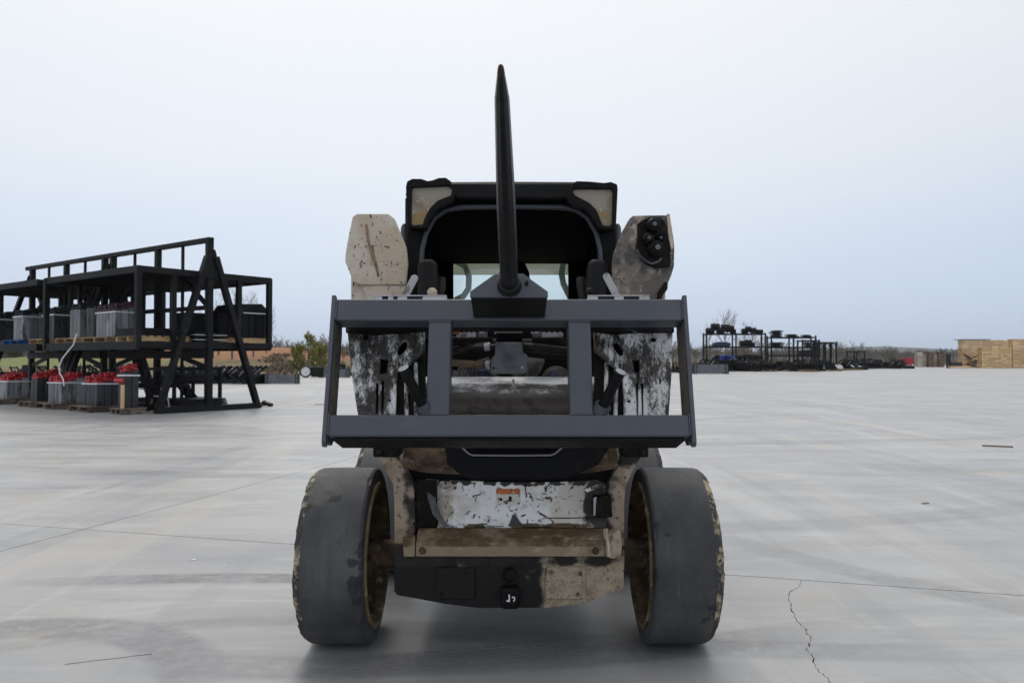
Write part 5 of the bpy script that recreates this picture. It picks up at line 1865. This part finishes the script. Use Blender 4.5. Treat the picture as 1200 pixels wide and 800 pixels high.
# bent grey tubes by the leg
for i, (px, y_, lb) in enumerate([(176, 462, 'bent pale tube left of the near A-frame leg'), (145, 465, 'bent pale tube beside the slim corner bundle'), (196, 474, 'short bent pale tube inside the near A-frame leg')]):
    g = G(px, y_ + 9)
    b = MB()
    b.tube([g + V((-.35, .1, .36)), g + V((-.05, .05, .34)), g + V((.0, .03, .30)), g + V((.06, 0, .02))], .016, 6)
    tag(b.build('bent_tube', M['galv']), lb, 'tube', 'bent pale tubes near the rack foot')
p = at_end(222, .55, 0)
pallet(p, RZ, 'wood', 'weathered pallet on the ground inside the near A-frame', 'pallets on the ground below the rack', L=1.1, W=1.1)
t = thing('sheet_stack', 'thin stack of dark steel sheets on the pallet inside the A-frame', 'steel sheets', p + V((0, 0, .136)), (0, 0, RZ))
for k in range(3):
    b = MB(); b.bx(-.6 + .03 * k, .6, -.62, .6 - .04 * k, k * .05, k * .05 + .04); b.build('sheet', M['machine'], t, local=True, bevel=.003)
frame_part('welded_frame', at_end(216, 1.6, 0), RZ, 1.2, 1.2, .95, 'tall black welded frame under the deck inside the A-frame', group='black welded frames under the left rack')
# toothed runner on the ground in front of the right leg
t = thing('toothed_runner', 'black toothed steel runner lying on the concrete between the A-frame legs', 'machine part', P(283, 477, 18.6) * 1.0)
g0, g1 = G(252, 480), G(306, 476)
t.location = (0, 0, 0); t.location = g0
b = MB(); b.beam(g0 + V((0, .15, .06)), g1 + V((0, .15, .06)), .10, .07); b.build('runner_bar', M['machine'], t)
for k in range(6):
    q = g0.lerp(g1, (k + .4) / 6)
    b = MB(); b.beam(q + V((-.02, .12, .08)), q + V((.14, -.10, .035)), .09, .06); b.build('tooth', M['machine'], t, bevel=.01)
b = MB(); g = G(313, 476); b.beam(g + V((-.12, .1, .09)), g + V((.12, -.05, .04)), .12, .07); b.ball(g + V((-.1, .1, .08)), .07, 8)
tag(b.build('loose_tooth', M['machine']), 'single loose black tooth on the concrete right of the A-frame', 'machine part')

# ------------------------------------------------------------------ machine attachments lying about the yard
def make_bucket(label, group, w=1.8, d=.8, h=.6):
    t = thing('loader_bucket', label, 'bucket', group=group)
    prof = [(-d / 2, .02), (-d / 2 + .05, 0), (d * .2, 0), (d * .42, h * .18), (d * .5, h * .5), (d * .42, h), (d * .38, h), (d * .45, h * .5), (d * .37, h * .22), (d * .18, .05), (-d / 2, .05)]
    b = MB(); b.prism([(-w / 2, y, z) for y, z in prof], (w, 0, 0)); b.build('shell', M['machine'], t, local=True)
    for sx in (-1, 1):
        b = MB(); b.prism([(sx * (w / 2 + .003), -d / 2 + .05, .03), (sx * (w / 2 + .003), d * .42, .06), (sx * (w / 2 + .003), d * .44, h - .02), (sx * (w / 2 + .003), d * .1, h * .8)], (sx * .02, 0, 0)); b.build('side_plate', M['machine'], t, local=True)
    for k in range(6):
        b = MB(); x = -w / 2 + w * (k + .5) / 6
        b.prism([(x - .04, -d / 2 + .02, .0), (x - .04, -d / 2 - .16, .02), (x - .04, -d / 2 + .02, .055)], (.08, 0, 0)); b.build('tooth', M['machine'], t, local=True)
    return t
def make_grapple(label, group, w=1.7):
    t = thing('grapple_rake', label, 'grapple', group=group)
    b = MB(); b.bx(-w / 2, w / 2, .28, .36, .05, .5); b.build('back_plate', M['machine'], t, local=True)
    for k in range(6):
        x = -w / 2 + w * k / 5
        b = MB(); b.prism([(x - .015, .28, .02), (x - .015, -.55, .06), (x - .015, -.6, .14), (x - .015, -.2, .12), (x - .015, .28, .34)], (.03, 0, 0)); b.build('tine', M['machine'], t, local=True)
    for sx in (-1, 1):
        b = MB(); x = sx * w * .27
        b.prism([(x - .2, .25, .50), (x - .2, -.35, .86), (x - .2, -.55, .74), (x - .2, -.35, .74), (x - .2, .22, .40)], (.05, 0, 0))
        b.prism([(x + .16, .25, .50), (x + .16, -.35, .86), (x + .16, -.55, .74), (x + .16, -.35, .74), (x + .16, .22, .40)], (.05, 0, 0))
        b.bx(x - .15, x + .16, -.3, -.22, .72, .8)
        b.build('jaw', M['machine'], t, local=True)
        b = MB(); b.cyl((x, .3, .35), (x, -.12, .66), .04, n=8); b.build('ram', M['galv'], t, local=True)
    return t
def make_box_blade(label, group, w=1.8, h=.5, d=.45):
    t = thing('box_blade', label, 'box blade', group=group)
    b = MB(); b.prism([(-w / 2, -d / 2, .02), (-w / 2, -d / 2 + .07, h), (-w / 2, -d / 2 + .11, h), (-w / 2, -d / 2 + .05, .02)], (w, 0, 0)); b.build('blade', M['cover_grey'], t, local=True)
    b = MB(); b.bx(-w / 2, w / 2, d / 2 - .04, d / 2, .05, h * .95); b.build('back_board', M['machine'], t, local=True)
    for x in (-w / 2 - .02, -w / 2 + .12, w / 2 - .14, w / 2):
        b = MB(); b.prism([(x, -d / 2 - .04, 0), (x, d / 2, 0), (x, d / 2, h), (x, -d / 2 + .03, h + .03)], (.025, 0, 0)); b.build('end_plate', M['machine'], t, local=True)
    b = MB(); b.bx(-w * .4, w * .4, -.05, .05, h * .9, h * .98); b.build('top_bar', M['machine'], t, local=True)
    return t
def make_cutter(label, group, w=1.7, d=1.5, h=.42):
    t = thing('brush_cutter', label, 'brush cutter', group=group)
    b = MB(); b.prism([(-w / 2, -d / 2, .05), (w / 2, -d / 2, .05), (w / 2 + .1, 0, .05), (w / 2, d / 2, .05), (-w / 2, d / 2, .05), (-w / 2 - .1, 0, .05)], (0, 0, h * .55)); b.build('deck', M['machine'], t, local=True, bevel=.02)
    b = MB(); b.prism([(-.45, .3, h * .55 + .06), (.45, .3, h * .55 + .06), (.45, .45, h * .55 + .6), (-.45, .45, h * .55 + .6)], (0, .05, 0)); b.build('mount_plate', M['machine'], t, local=True)
    b = MB(); b.cyl((0, -.1, h * .55 + .05), (0, -.1, h * .55 + .38), .14, n=12); b.build('motor', M['darkcap'], t, local=True)
    for sx in (-1, 1):
        b = MB(); b.bx(sx * w / 2 - .04, sx * w / 2 + .04, -d / 2, d / 2, 0, .05); b.build('skid', M['machine'], t, local=True)
    return t
def make_tines(label, group, n=9, w=1.6, h=.9):
    """upright comb of curved tines on a skid"""
    t = thing('tine_rake', label, 'rake', group=group)
    b = MB(); b.bx(-w / 2, w / 2, -.3, .3, .02, .16); b.build('skid_base', M['machine'], t, local=True, bevel=.02)
    b = MB(); b.bx(-w / 2, w / 2, .0, .16, .17, h * .55); b.build('body', M['machine'], t, local=True, bevel=.02)
    for k in range(n):
        x = -w / 2 + w * (k + .5) / n
        b = MB(); b.tube([(x, -.02, .17), (x, -.14, h * .5), (x, -.08, h * .8), (x, .1, h)], [.05, .045, .035, .02], 6); b.build('tine', M['machine'], t, local=True)
    return t
PROTO = {}
def place(kind, px, Y, rz, label, group, sc=1.0, z=None, x=None):
    mk = dict(bucket=make_bucket, grapple=make_grapple, blade=make_box_blade, cutter=make_cutter, tines=make_tines)[kind]
    xx = (px - 600) / FPX * Y if x is None else x
    loc = V((xx, Y, 0 if z is None else z))
    if kind not in PROTO:
        o = PROTO[kind] = mk(label, group)
        o.location = loc
        o.rotation_euler = (0, 0, rz)
    else:
        o = dup(PROTO[kind], loc, rz, label, group)
    o.scale = (sc, sc, sc * (1.12 if Y > 70 else 1))
    return o
GL = 'row of black loader attachments behind the left rack'
rnd = random.Random(77)
# the row behind the rack, running from the left edge to the gap before the loader
row = [(8, 44), (26, 44), (44, 43), (62, 43), (80, 42), (98, 42), (116, 42), (134, 41), (152, 41)]
for i, (px, Y) in enumerate(row):
    k = ('grapple', 'cutter', 'tines')[i % 3]
    place(k, px, Y, rnd.uniform(-.5, .5), 'black attachment glimpsed under the rack deck at the left', GL, rnd.uniform(.85, 1.05))
for i, px in enumerate((206, 217, 228, 239, 250, 261, 272, 283, 294)):
    Y = 40.5 - i * .35
    place('grapple', px, Y, 1.05 + rnd.uniform(-.12, .12), 'black grapple rake with its jaws raised, in the long row right of the rack', GL, rnd.uniform(.92, 1.05))
for i, px in enumerate((205, 222, 240)):
    place('tines', px, 37.5, .2, ('leftmost low tined rake seen between the A-frame leg and its post', 'low tined rake seen just left of the A-frame centre post', 'low tined rake seen right of the A-frame centre post')[i], GL, .85)
place('cutter', 190, 39, .3, 'black brush cutter just right of the rack in the far row', GL)
place('bucket', 302, 37.6, -1.9, 'black bucket at the right end of the grapple row', GL, .8)
place('blade', 331, 37.6, .06, 'long dark grey box blade lying right of the grapple row', GL, .86)
place('blade', 318, 39.5, .1, 'dark box blade half hidden behind the long grey one', GL, .8)
# wheeled box near the loader: white rim tyre and black box
Y = 50
wx = (359 - 600) / FPX * Y
t = thing('tow_blade', 'black wide drag box with a white-rimmed wheel at its left end', 'drag box', (wx, Y, 0))
b = MB()
b.lathe([(.30, -.10), (.37, -.10), (.39, -.06), (.39, .06), (.37, .10), (.30, .10)], (wx, Y - .1, .39), (0, 1, 0), 28, close=True)
wt = b.build('wheel', M['machine'], t)
b = MB()
rg = b.lathe([(.30, -.06), (.24, -.05), (.22, -.02), (.08, -.035), (.07, -.07), (.0, -.07)], (wx, Y - .1, .39), (0, 1, 0), 28)
b.build('rim', M['whitewrap'], wt)
b = MB(); b.bx(wx + .36, wx + 1.15, Y - .25, Y + .3, .04, .66); b.build('box_body', M['machine'], t, bevel=.02)
b = MB(); b.bx(wx + 1.16, wx + 2.6, Y - .15, Y + .25, .10, .52); b.build('side_box', M['machine'], t, bevel=.02)
b = MB(); b.bx(wx + 1.3, wx + 1.7, Y - .2, Y - .155, .22, .48); b.build('hatch', M['interior'], t)
place('blade', 392, 50, .0, 'dark box blade between the wheeled drag box and the spear frame', GL, 1.05)
place('cutter', 398, 55, .3, 'black brush cutter seen through the left end of the spear frame', GL)

# right background: racks, attachments, pallets
def shelf_rack(px0, px1, Y, levels, top, bays, label, depth=1.3, braces=False):
    x0_, x1_ = (px0 - 600) / FPX * Y, (px1 - 600) / FPX * Y
    t = thing('shelf_rack', label, 'rack', ((x0_ + x1_) / 2, Y, 0), group='black shelf racks at the far right')
    n = bays + 1
    for k in range(n):
        for yy in (Y, Y + depth):
            b = MB(); x = x0_ + (x1_ - x0_) * k / bays
            b.bx(x - .07, x + .07, yy - .06, yy + .06, 0, top); b.build('post', M['rack'], t)
    for z in levels:
        b = MB(); b.bx(x0_ - .05, x1_ + .05, Y + .07, Y + depth - .07, z - .05, z - .008); b.build('shelf', M['rack'], t)
        for yy in (Y - .075, Y + depth + .075):
            b = MB(); b.bx(x0_, x1_, yy - .012, yy + .012, z - .12, z + .02); b.build('rail', M['rack'], t)
    if braces:
        for k in range(n):
            x = x0_ + (x1_ - x0_) * k / bays
            for sx in (-1, 1):
                if x0_ <= x + sx * .4 <= x1_:
                    b = MB(); b.beam((x, Y - .02, top - .5), (x + sx * .45, Y - .02, top - .06), .07, .07); b.build('brace', M['rack'], t)
    return t, x0_, x1_
YR = 80
shelf_rack(828, 897, YR, (1.0, 2.42, 3.75), 3.82, 2, 'largest far shelf rack, loaded with black drums and blue bundles', braces=False)
shelf_rack(904, 956, YR + 1, (1.55, 2.4, 3.42), 3.58, 2, 'far shelf rack right of the largest one, flat black stacks on top')
shelf_rack(940.5, 960, YR - 3, (1.5, 3.0), 3.05, 1, 'small far rack standing in front of the second shelf rack')
shelf_rack(958, 980, YR + 4, (2.95,), 3.0, 3, 'empty braced far rack right of the shelves', braces=True)
shelf_rack(1001, 1013, YR + 10, (2.05,), 2.1, 1, 'low black gantry frame among the far machines', depth=2)
def drum(px, py, Y, r_, L, label, m='machine', group='black drums and rolls on the far shelf racks', rz=0.0):
    q = P(px, py, Y)
    r = r_ * .95
    d = V((cos(rz), sin(rz), 0)) * L / 2
    b = MB()
    b.lathe([(.0, 0), (r * .55, 0), (r * .6, .03), (r * .92, .03), (r, .06), (r, L * .3), (r * 1.06, L * .32), (r * 1.06, L * .36), (r, L * .38), (r, L - .06), (r * .92, L - .03), (r * .5, L - .03), (.0, L - .03)], q - d + V((0, .65, 0)), d, 12)
    o = b.build('drum', M[m])
    return tag(o, label, 'drum', group)
def s2z(px, z, Y): return 420 - (z - 1.2) / Y * FPX
zt = lambda z: s2z(0, z, YR)
for (px, z, r, L) in [(834, 4.05, .32, .9), (840, 4.45, .38, .9), (846, 4.1, .34, .8), (852, 4.35, .40, .9), (857, 4.25, .38, .9), (861, 4.0, .25, .6)]:
    drum(px, zt(z), YR, r, L, 'dark drum heaped on top of the left bay of the largest far rack')
for (px, z, r, L) in [(875, 4.02, .28, .7), (879, 4.2, .32, .6), (885, 4.08, .30, .6), (892, 3.98, .22, .8)]:
    drum(px, zt(z), YR, r, L, 'dark drum on top of the right bay of the largest far rack')
for (px, z, r, L) in [(873, 2.75, .30, .7), (879, 2.8, .34, .7), (883, 2.66, .22, .7)]:
    drum(px, zt(z), YR, r, L, 'dark drum on the middle shelf of the right bay of the largest far rack')
for (px, z, r, L) in [(871, 1.3, .28, .9), (878, 1.34, .32, .9), (885, 1.32, .30, .9), (892, 1.28, .26, .8)]:
    drum(px, zt(z), YR, r, L, 'dark drum on the lowest shelf of the right bay of the largest far rack')
def wrapped(px, z, Y, w, h, d, m, label, group='blue wrapped bundles on the far shelf rack'):
    q = V(((px - 600) / FPX * Y, Y + .6, z))
    t = thing('wrapped_bundle', label, 'bundle', q, group=group)
    n = 5
    for k in range(n):
        x = q.x - w / 2 + w * (k + .5) / n
        b = MB()
        hh = h * (1 - .12 * (abs(k - 2) == 2))
        b.lathe([(.0, 0), (hh * .42, 0), (hh * .5, .06), (hh * .5, d - .06), (hh * .42, d), (.0, d)], (x, q.y - d / 2, q.z + hh / 2), (0, 1, 0), 10)
        b.build('roll', M[m], t)
    return t
wrapped(847, 2.43, YR, 1.6, .50, 1.1, 'blue', 'dark blue bundle on the middle shelf of the far rack')
wrapped(852, 1.01, YR, 1.3, .56, 1.1, 'bluewrap', 'bright blue bundle on the lowest shelf of the far rack')
wrapped(842, 1.01, YR + .2, .8, .55, 1.0, 'darkcap', 'dark grey bundle left of the bright blue one on the far rack', 'dark bundles on the far shelf racks')
def flat_stack(px, z, Y, w, h, n, label):
    q = V(((px - 600) / FPX * Y, Y + .65, z))
    t = thing('plate_stack', label, 'stack', q, group='dark plate stacks on the far shelf racks')
    for k in range(n):
        hh = h / n
        b = MB()
        ww = w * rnd.uniform(.8, 1.05)
        dx = rnd.uniform(-.08, .08)
        b.bx(q.x + dx - ww / 2, q.x + dx + ww / 2, q.y - .5, q.y + .5, z + k * hh + .01, z + (k + .72) * hh)
        b.bx(q.x + dx - ww * .3, q.x + dx + ww * .3, q.y - .45, q.y + .45, z + (k + .722) * hh, z + (k + 1) * hh)
        b.build('plate', M['machine'], t)
    return t
flat_stack(912, 3.43, YR + 1, 1.15, .70, 4, 'tall black stack on top of the second far rack, at its left')
flat_stack(912, 2.41, YR + 1, 1.3, .48, 3, 'black stack on the middle shelf of the second far rack')
flat_stack(930, 3.43, YR + 1, 1.1, .30, 2, 'flat black stack in the middle of the second far rack top')
flat_stack(947, 3.43, YR + 1, .8, .24, 2, 'low black stack at the right of the second far rack top')
flat_stack(946, 1.51, YR - 3, 1.3, .5, 3, 'black stack on the small far rack')
flat_stack(948, 2.42, YR + 1, .5, .5, 3, 'narrow stack on the middle shelf at the right of the second far rack')
GRR = 'black loader attachments in front of the far right racks'
KN = dict(grapple='black grapple rake', bucket='black bucket', tines='black tined rake', cutter='black brush cutter', blade='black box blade')
def far_label(k, px):
    where = ('left of the largest far rack' if px < 835 else 'below the blue bundles of the largest far rack' if px < 862 else 'below the drums of the largest far rack' if px < 886 else
             'under the gap between the two far racks' if px < 906 else 'below the left bay of the second far rack' if px < 930 else 'below the right bay of the second far rack' if px < 957 else
             'below the braced far rack' if px < 979 else 'beside the white packs near the low gantry' if px < 1008 else 'right of the low gantry' if px < 1030 else 'left of the red bin')
    return KN[k] + ' ' + where
for i, px in enumerate((786, 797, 812, 824)):
    place(('cutter', 'grapple', 'tines', 'cutter')[i], px, 66, rnd.uniform(-.4, .4), ('black brush cutter seen through the right end of the spear frame', 'black grapple just right of the spear frame', 'black tined rake left of the largest far rack', 'black cutter left of the largest far rack')[i], GRR, 1.0)
place('blade', 832, 62, .05, 'long low black box blade lying left of the far racks', GRR, 1.5)
for (k, px, Y, rz, sc_) in [('grapple', 829, 72, .4, 1.3), ('bucket', 845, 74, 1.2, 1.3), ('bucket', 857, 74, .6, 1.4), ('grapple', 868, 75, -.6, 1.25), ('bucket', 876, 74, 2.2, 1.3), ('tines', 893, 73, .1, 1.25), ('tines', 899, 74, .2, 1.2), ('bucket', 912, 77, .5, 1.1), ('cutter', 918, 76, .2, 1.0), ('bucket', 926, 75, 1.4, 1.6), ('grapple', 934, 76, .7, 1.2), ('tines', 945, 73, .0, 1.3), ('tines', 953, 74, .1, 1.25), ('cutter', 962, 78, .3, 1.1), ('tines', 966, 80, -.2, 1.2), ('bucket', 975, 77, 1.1, 1.5), ('grapple', 990, 82, .3, 1.2), ('tines', 997, 90, .2, 1.5), ('cutter', 1002, 84, .1, 1.1), ('tines', 1018, 92, .2, 1.3), ('grapple', 1012, 90, .6, 1.3), ('tines', 1024, 95, .1, 1.1), ('cutter', 1033, 96, .3, 1.2), ('blade', 1038, 96, .2, 1.1), ('tines', 1045, 94, .1, 1.35), ('tines', 1052, 95, .1, 1.3), ('grapple', 1050, 93, .3, 1.1), ('cutter', 1058, 94, .2, 1.1)]:
    place(k, px, Y, rz, far_label(k, px), GRR, sc_)
for (px, Y, w, lb) in [(883, 75, .8, 'small white wrapped pack below the largest far rack'), (889, 75, .6, 'second small white pack below the largest far rack'), (939, 76, .4, 'tiny pale pack beside the second far rack'), (965, 77, .8, 'white wrapped pack below the braced rack'), (982, 82, .9, 'largest white wrapped pack, right of the braced rack'), (985, 80, .55, 'white pack in front of the largest white one'), (997, 83, .7, 'flat white pack on a pallet among the far machines'), (1008, 84, .5, 'white pack at the right end of the pallets'), (1004, 92, .9, 'dull white pack behind the low gantry')]:
    q = V(((px - 600) / FPX * Y, Y, 0))
    b = MB()
    h = w * .55
    b.prism([q + V((-w / 2, 0, .15)), q + V((w / 2, 0, .15)), q + V((w * .46, 0, .15 + h * .7)), q + V((w * .1, 0, .15 + h)), q + V((-w * .3, 0, .15 + h * .85)), q + V((-w / 2, 0, .15 + h * .3))], (0, w * .7, 0))
    tag(b.build('white_pack', M['whitewrap'], bevel=.04), lb, 'wrapped pack', 'white wrapped packs among the far machines')
    pallet(q + V((0, .35, 0)), 0, 'wood', 'pallet under a white wrapped pack among the far machines', 'pallets among the far machines', L=1.15)
for px, Y in ((899, 73.2), (912, 76), (927, 74.4), (945, 72.5), (992, 81), (1000, 82), (975, 76)):
    pallet(V(((px - 600) / FPX * Y, Y - .3, 0)), .1, 'wood', 'wooden pallet showing at the foot of the far black machines', 'pallets among the far machines', L=1.4)
# red bin
Y = 104; q = V(((1064 - 600) / FPX * Y, Y, 0))
t = thing('red_bin', 'red steel bin standing left of the grey pallet stacks', 'bin', q)
b = MB(); b.bx(q.x - .72, q.x + .72, q.y, q.y + 1.0, .45, 1.3); b.build('bin_body', M['redbox'], t, bevel=.03)
for sx in (-.55, -.05, .5):
    b = MB(); b.bx(q.x + sx - .08, q.x + sx + .08, q.y + .02, q.y + .2, 0, .45); b.build('leg', M['redbox'], t)
b = MB(); b.bx(q.x - .45, q.x - .25, q.y - .02, q.y - .003, .1, .62); b.bx(q.x + .5, q.x + .66, q.y - .02, q.y - .003, .05, .5); b.build('white_patches', M['whitewrap'], t)['kind'] = 'stuff'

# pallet stacks: every pallet its own object
SPAL = {}
def stack(px, Y, n, m, label, group, L=1.2, W=1.1):
    x = (px - 600) / FPX * Y
    H = .268
    if (m, L) not in SPAL:
        b = MB()
        for y in (-W / 2 + .03, 0, W / 2 - .03):
            b.bx(-L / 2, L / 2, y - .025, y + .025, .032, .205)
        for k in range(6):
            xx = -L / 2 + L * (k + .5) / 6
            b.bx(xx - L * .07, xx + L * .07, -W / 2, W / 2, .2055, .236)
        for xx in (-L / 2 + .09, 0, L / 2 - .09):
            b.bx(xx - .08, xx + .08, -W / 2, W / 2, .0, .0315)
        SPAL[(m, L)] = b.build('pallet', M[m], None, smooth=False)
        first = True
    else:
        first = False
    for k in range(n):
        o = SPAL[(m, L)] if first and k == 0 else link(bpy.data.objects.new('pallet', SPAL[(m, L)].data))
        o.location = (x + rnd.uniform(-.02, .02), Y + rnd.uniform(-.03, .03), k * H)
        o.rotation_euler = (0, 0, rnd.uniform(-.012, .012))
        tag(o, label, 'pallet', group)
GP = 'tall stacks of fresh wooden pallets at the right edge'
for i, px in enumerate((1153.5, 1165.2, 1176.4)):
    stack(px, 100, 10, 'palewood', 'fresh pallet in the ' + ('front stack touching the dark scrap heap', 'middle one of the three front stacks', 'front stack at the narrow dark gap')[i], GP, L=1.24)
for i, px in enumerate((1190, 1202, 1214)):
    stack(px, 102, 14, 'palewood', 'fresh pallet in the ' + ('tall stack just right of the narrow dark gap', 'tall stack at the right edge of the photo', 'tall stack cut off by the right edge of the photo')[i], GP, L=1.3)
for i, px in enumerate((1131, 1143, 1155, 1167, 1179)):
    stack(px, 108, 14, 'palewood', 'fresh pallet in the ' + ('back stack at the left end under the dark sheet', 'back stack under the middle of the dark sheet', 'back stack at the right end of the dark sheet', 'back stack right of the dark sheet', 'back stack behind the narrow gap')[i], GP, L=1.38)
b = MB(); q = P(1141, 397, 108); b.bx(q.x - 2.2, q.x + 2.0, 107.3, 109, 14 * .268 + .02, 14 * .268 + .10)
tag(b.build('cover_sheet', M['darkgrey'], bevel=.02), 'dark sheet lying on the back pallet stacks', 'cover sheet')
for i, (px, m, n) in enumerate(((1076.5, 'greywood', 8), (1083, 'greywood', 7), (1089.3, 'brownwood', 8), (1095.5, 'greywood', 7), (1101.5, 'brownwood', 8))):
    Y = 112
    stack(px, Y + (i % 2) * .6, n, m, ('pale grey pallet in the leftmost grey stack', 'pale pallet in the second grey stack', 'brown pallet in the middle dark stack', 'pale pallet between the two brown stacks', 'brown pallet in the rightmost dark stack')[i], 'weathered pallet stacks left of the fresh ones', L=.74, W=.9)
# scrap heap of broken pallets and bent parts before the stacks
for i, (px, z, rz, tilt) in enumerate(((1131, .0, .3, .0), (1138, .0, -.2, .25), (1132, .2, .5, -.35), (1143, .0, .1, .6), (1137, .5, .8, .5), (1145, .5, -.4, -.5), (1131, .75, .2, .3), (1140, 1.0, .6, -.4), (1146, 1.1, .1, .3), (1133, 1.15, .9, .6))):
    Y = 101.5 + (i % 3) * .6
    o = pallet(V(((px - 600) / FPX * Y, Y, z + .25)), rz, 'brownwood' if i % 2 else 'wood', 'broken pallet in the scrap heap before the fresh stacks', 'broken pallets in the scrap heap', L=1.2)
    o.rotation_euler = (tilt, tilt * .6, rz)
Y = 98; q = V(((1113 - 600) / FPX * Y, Y, 0))
t = thing('fork_frame', 'dark upright fork frame standing left of the scrap heap', 'fork frame', q)
for sx in (-.3, .0):
    b = MB(); b.bx(q.x + sx - .09, q.x + sx + .09, q.y, q.y + .15, 0, 1.75); b.build('upright', M['machine'], t)
b = MB(); b.bx(q.x + .12, q.x + 1.6, q.y + .02, q.y + .2, .15, .75); b.build('cross_plate', M['darkgrey'], t, bevel=.02)
b = MB(); b.bx(q.x - .1, q.x + 2.0, q.y - .9, q.y - .02, .03, .25); b.build('tine', M['palewood'], t, bevel=.04)

# ------------------------------------------------------------------ debris on the concrete
g0, g1 = G(1151, 522.5), G(1187, 524)
b = MB(); b.beam(g0 + V((0, 0, .009)), g1 + V((0, 0, .009)), .045, .016)
tag(b.build('wood_strip', M['brownwood'], bevel=.002), 'thin dark wooden strip lying on the concrete at the far right', 'wood strip')
g = G(1085, 590)
b = MB(); b.beam(g + V((-.03, 0, .004)), g + V((.03, .012, .006)), .014, .006)
tag(b.build('wood_chip', M['brownwood']), 'small dark chip on the open concrete at the right', 'wood chip')
g = G(375, 474)
b = MB(); b.beam(g + V((-.12, 0, .008)), g + V((.12, .02, .008)), .06, .014)
tag(b.build('flat_scrap', M['wood']), 'thin tan scrap on the concrete left of the spear frame', 'scrap')

g0, g1 = G(76, 778), G(178, 766)
b = MB()
for k in range(4):
    a0, a1 = g0.lerp(g1, k / 4 + .002), g0.lerp(g1, k / 4 + .252)
    b.beam(a0 + V((0, .003 * (k % 2), .0006)), a1 + V((0, .002 * (k % 2), .0006)), .0018, .0012)
b.build('joint_stain', M['joint'], yard)['kind'] = 'stuff'
for px, py, w in ((227, 656, .016), (237, 652, .008), (268, 659, .007), (221, 658, .007)):
    g = G(px, py)
    b = MB(); b.prism([g + V((-w, -w * .3, 0)), g + V((w * .8, -w * .4, 0)), g + V((w, w * .3, 0)), g + V((-w * .5, w * .5, 0))], (0, 0, .005))
    tag(b.build('pale_chip', M['whitewrap']), 'small pale chip lying on the concrete left of the loader', 'chip', 'pale chips on the concrete')

# ------------------------------------------------------------------ air
b = MB(); b.bx(-3800, 3800, -60, 3600, -2, 75)
hz = b.build('haze', M['concrete'], smooth=False)
hm = bpy.data.materials.new('haze')
hm.use_nodes = True
ht = hm.node_tree
ht.nodes.clear()
ho = N(ht, 'ShaderNodeOutputMaterial')
hv = N(ht, 'ShaderNodeVolumePrincipled')
hv.inputs['Color'].default_value = (0.86, 0.93, 1.0, 1)
hv.inputs['Density'].default_value = 0.0002
ht.links.new(hv.outputs[0], ho.inputs['Volume'])
hz.data.materials.clear()
hz.data.materials.append(hm)
tag(hz, kind='stuff')
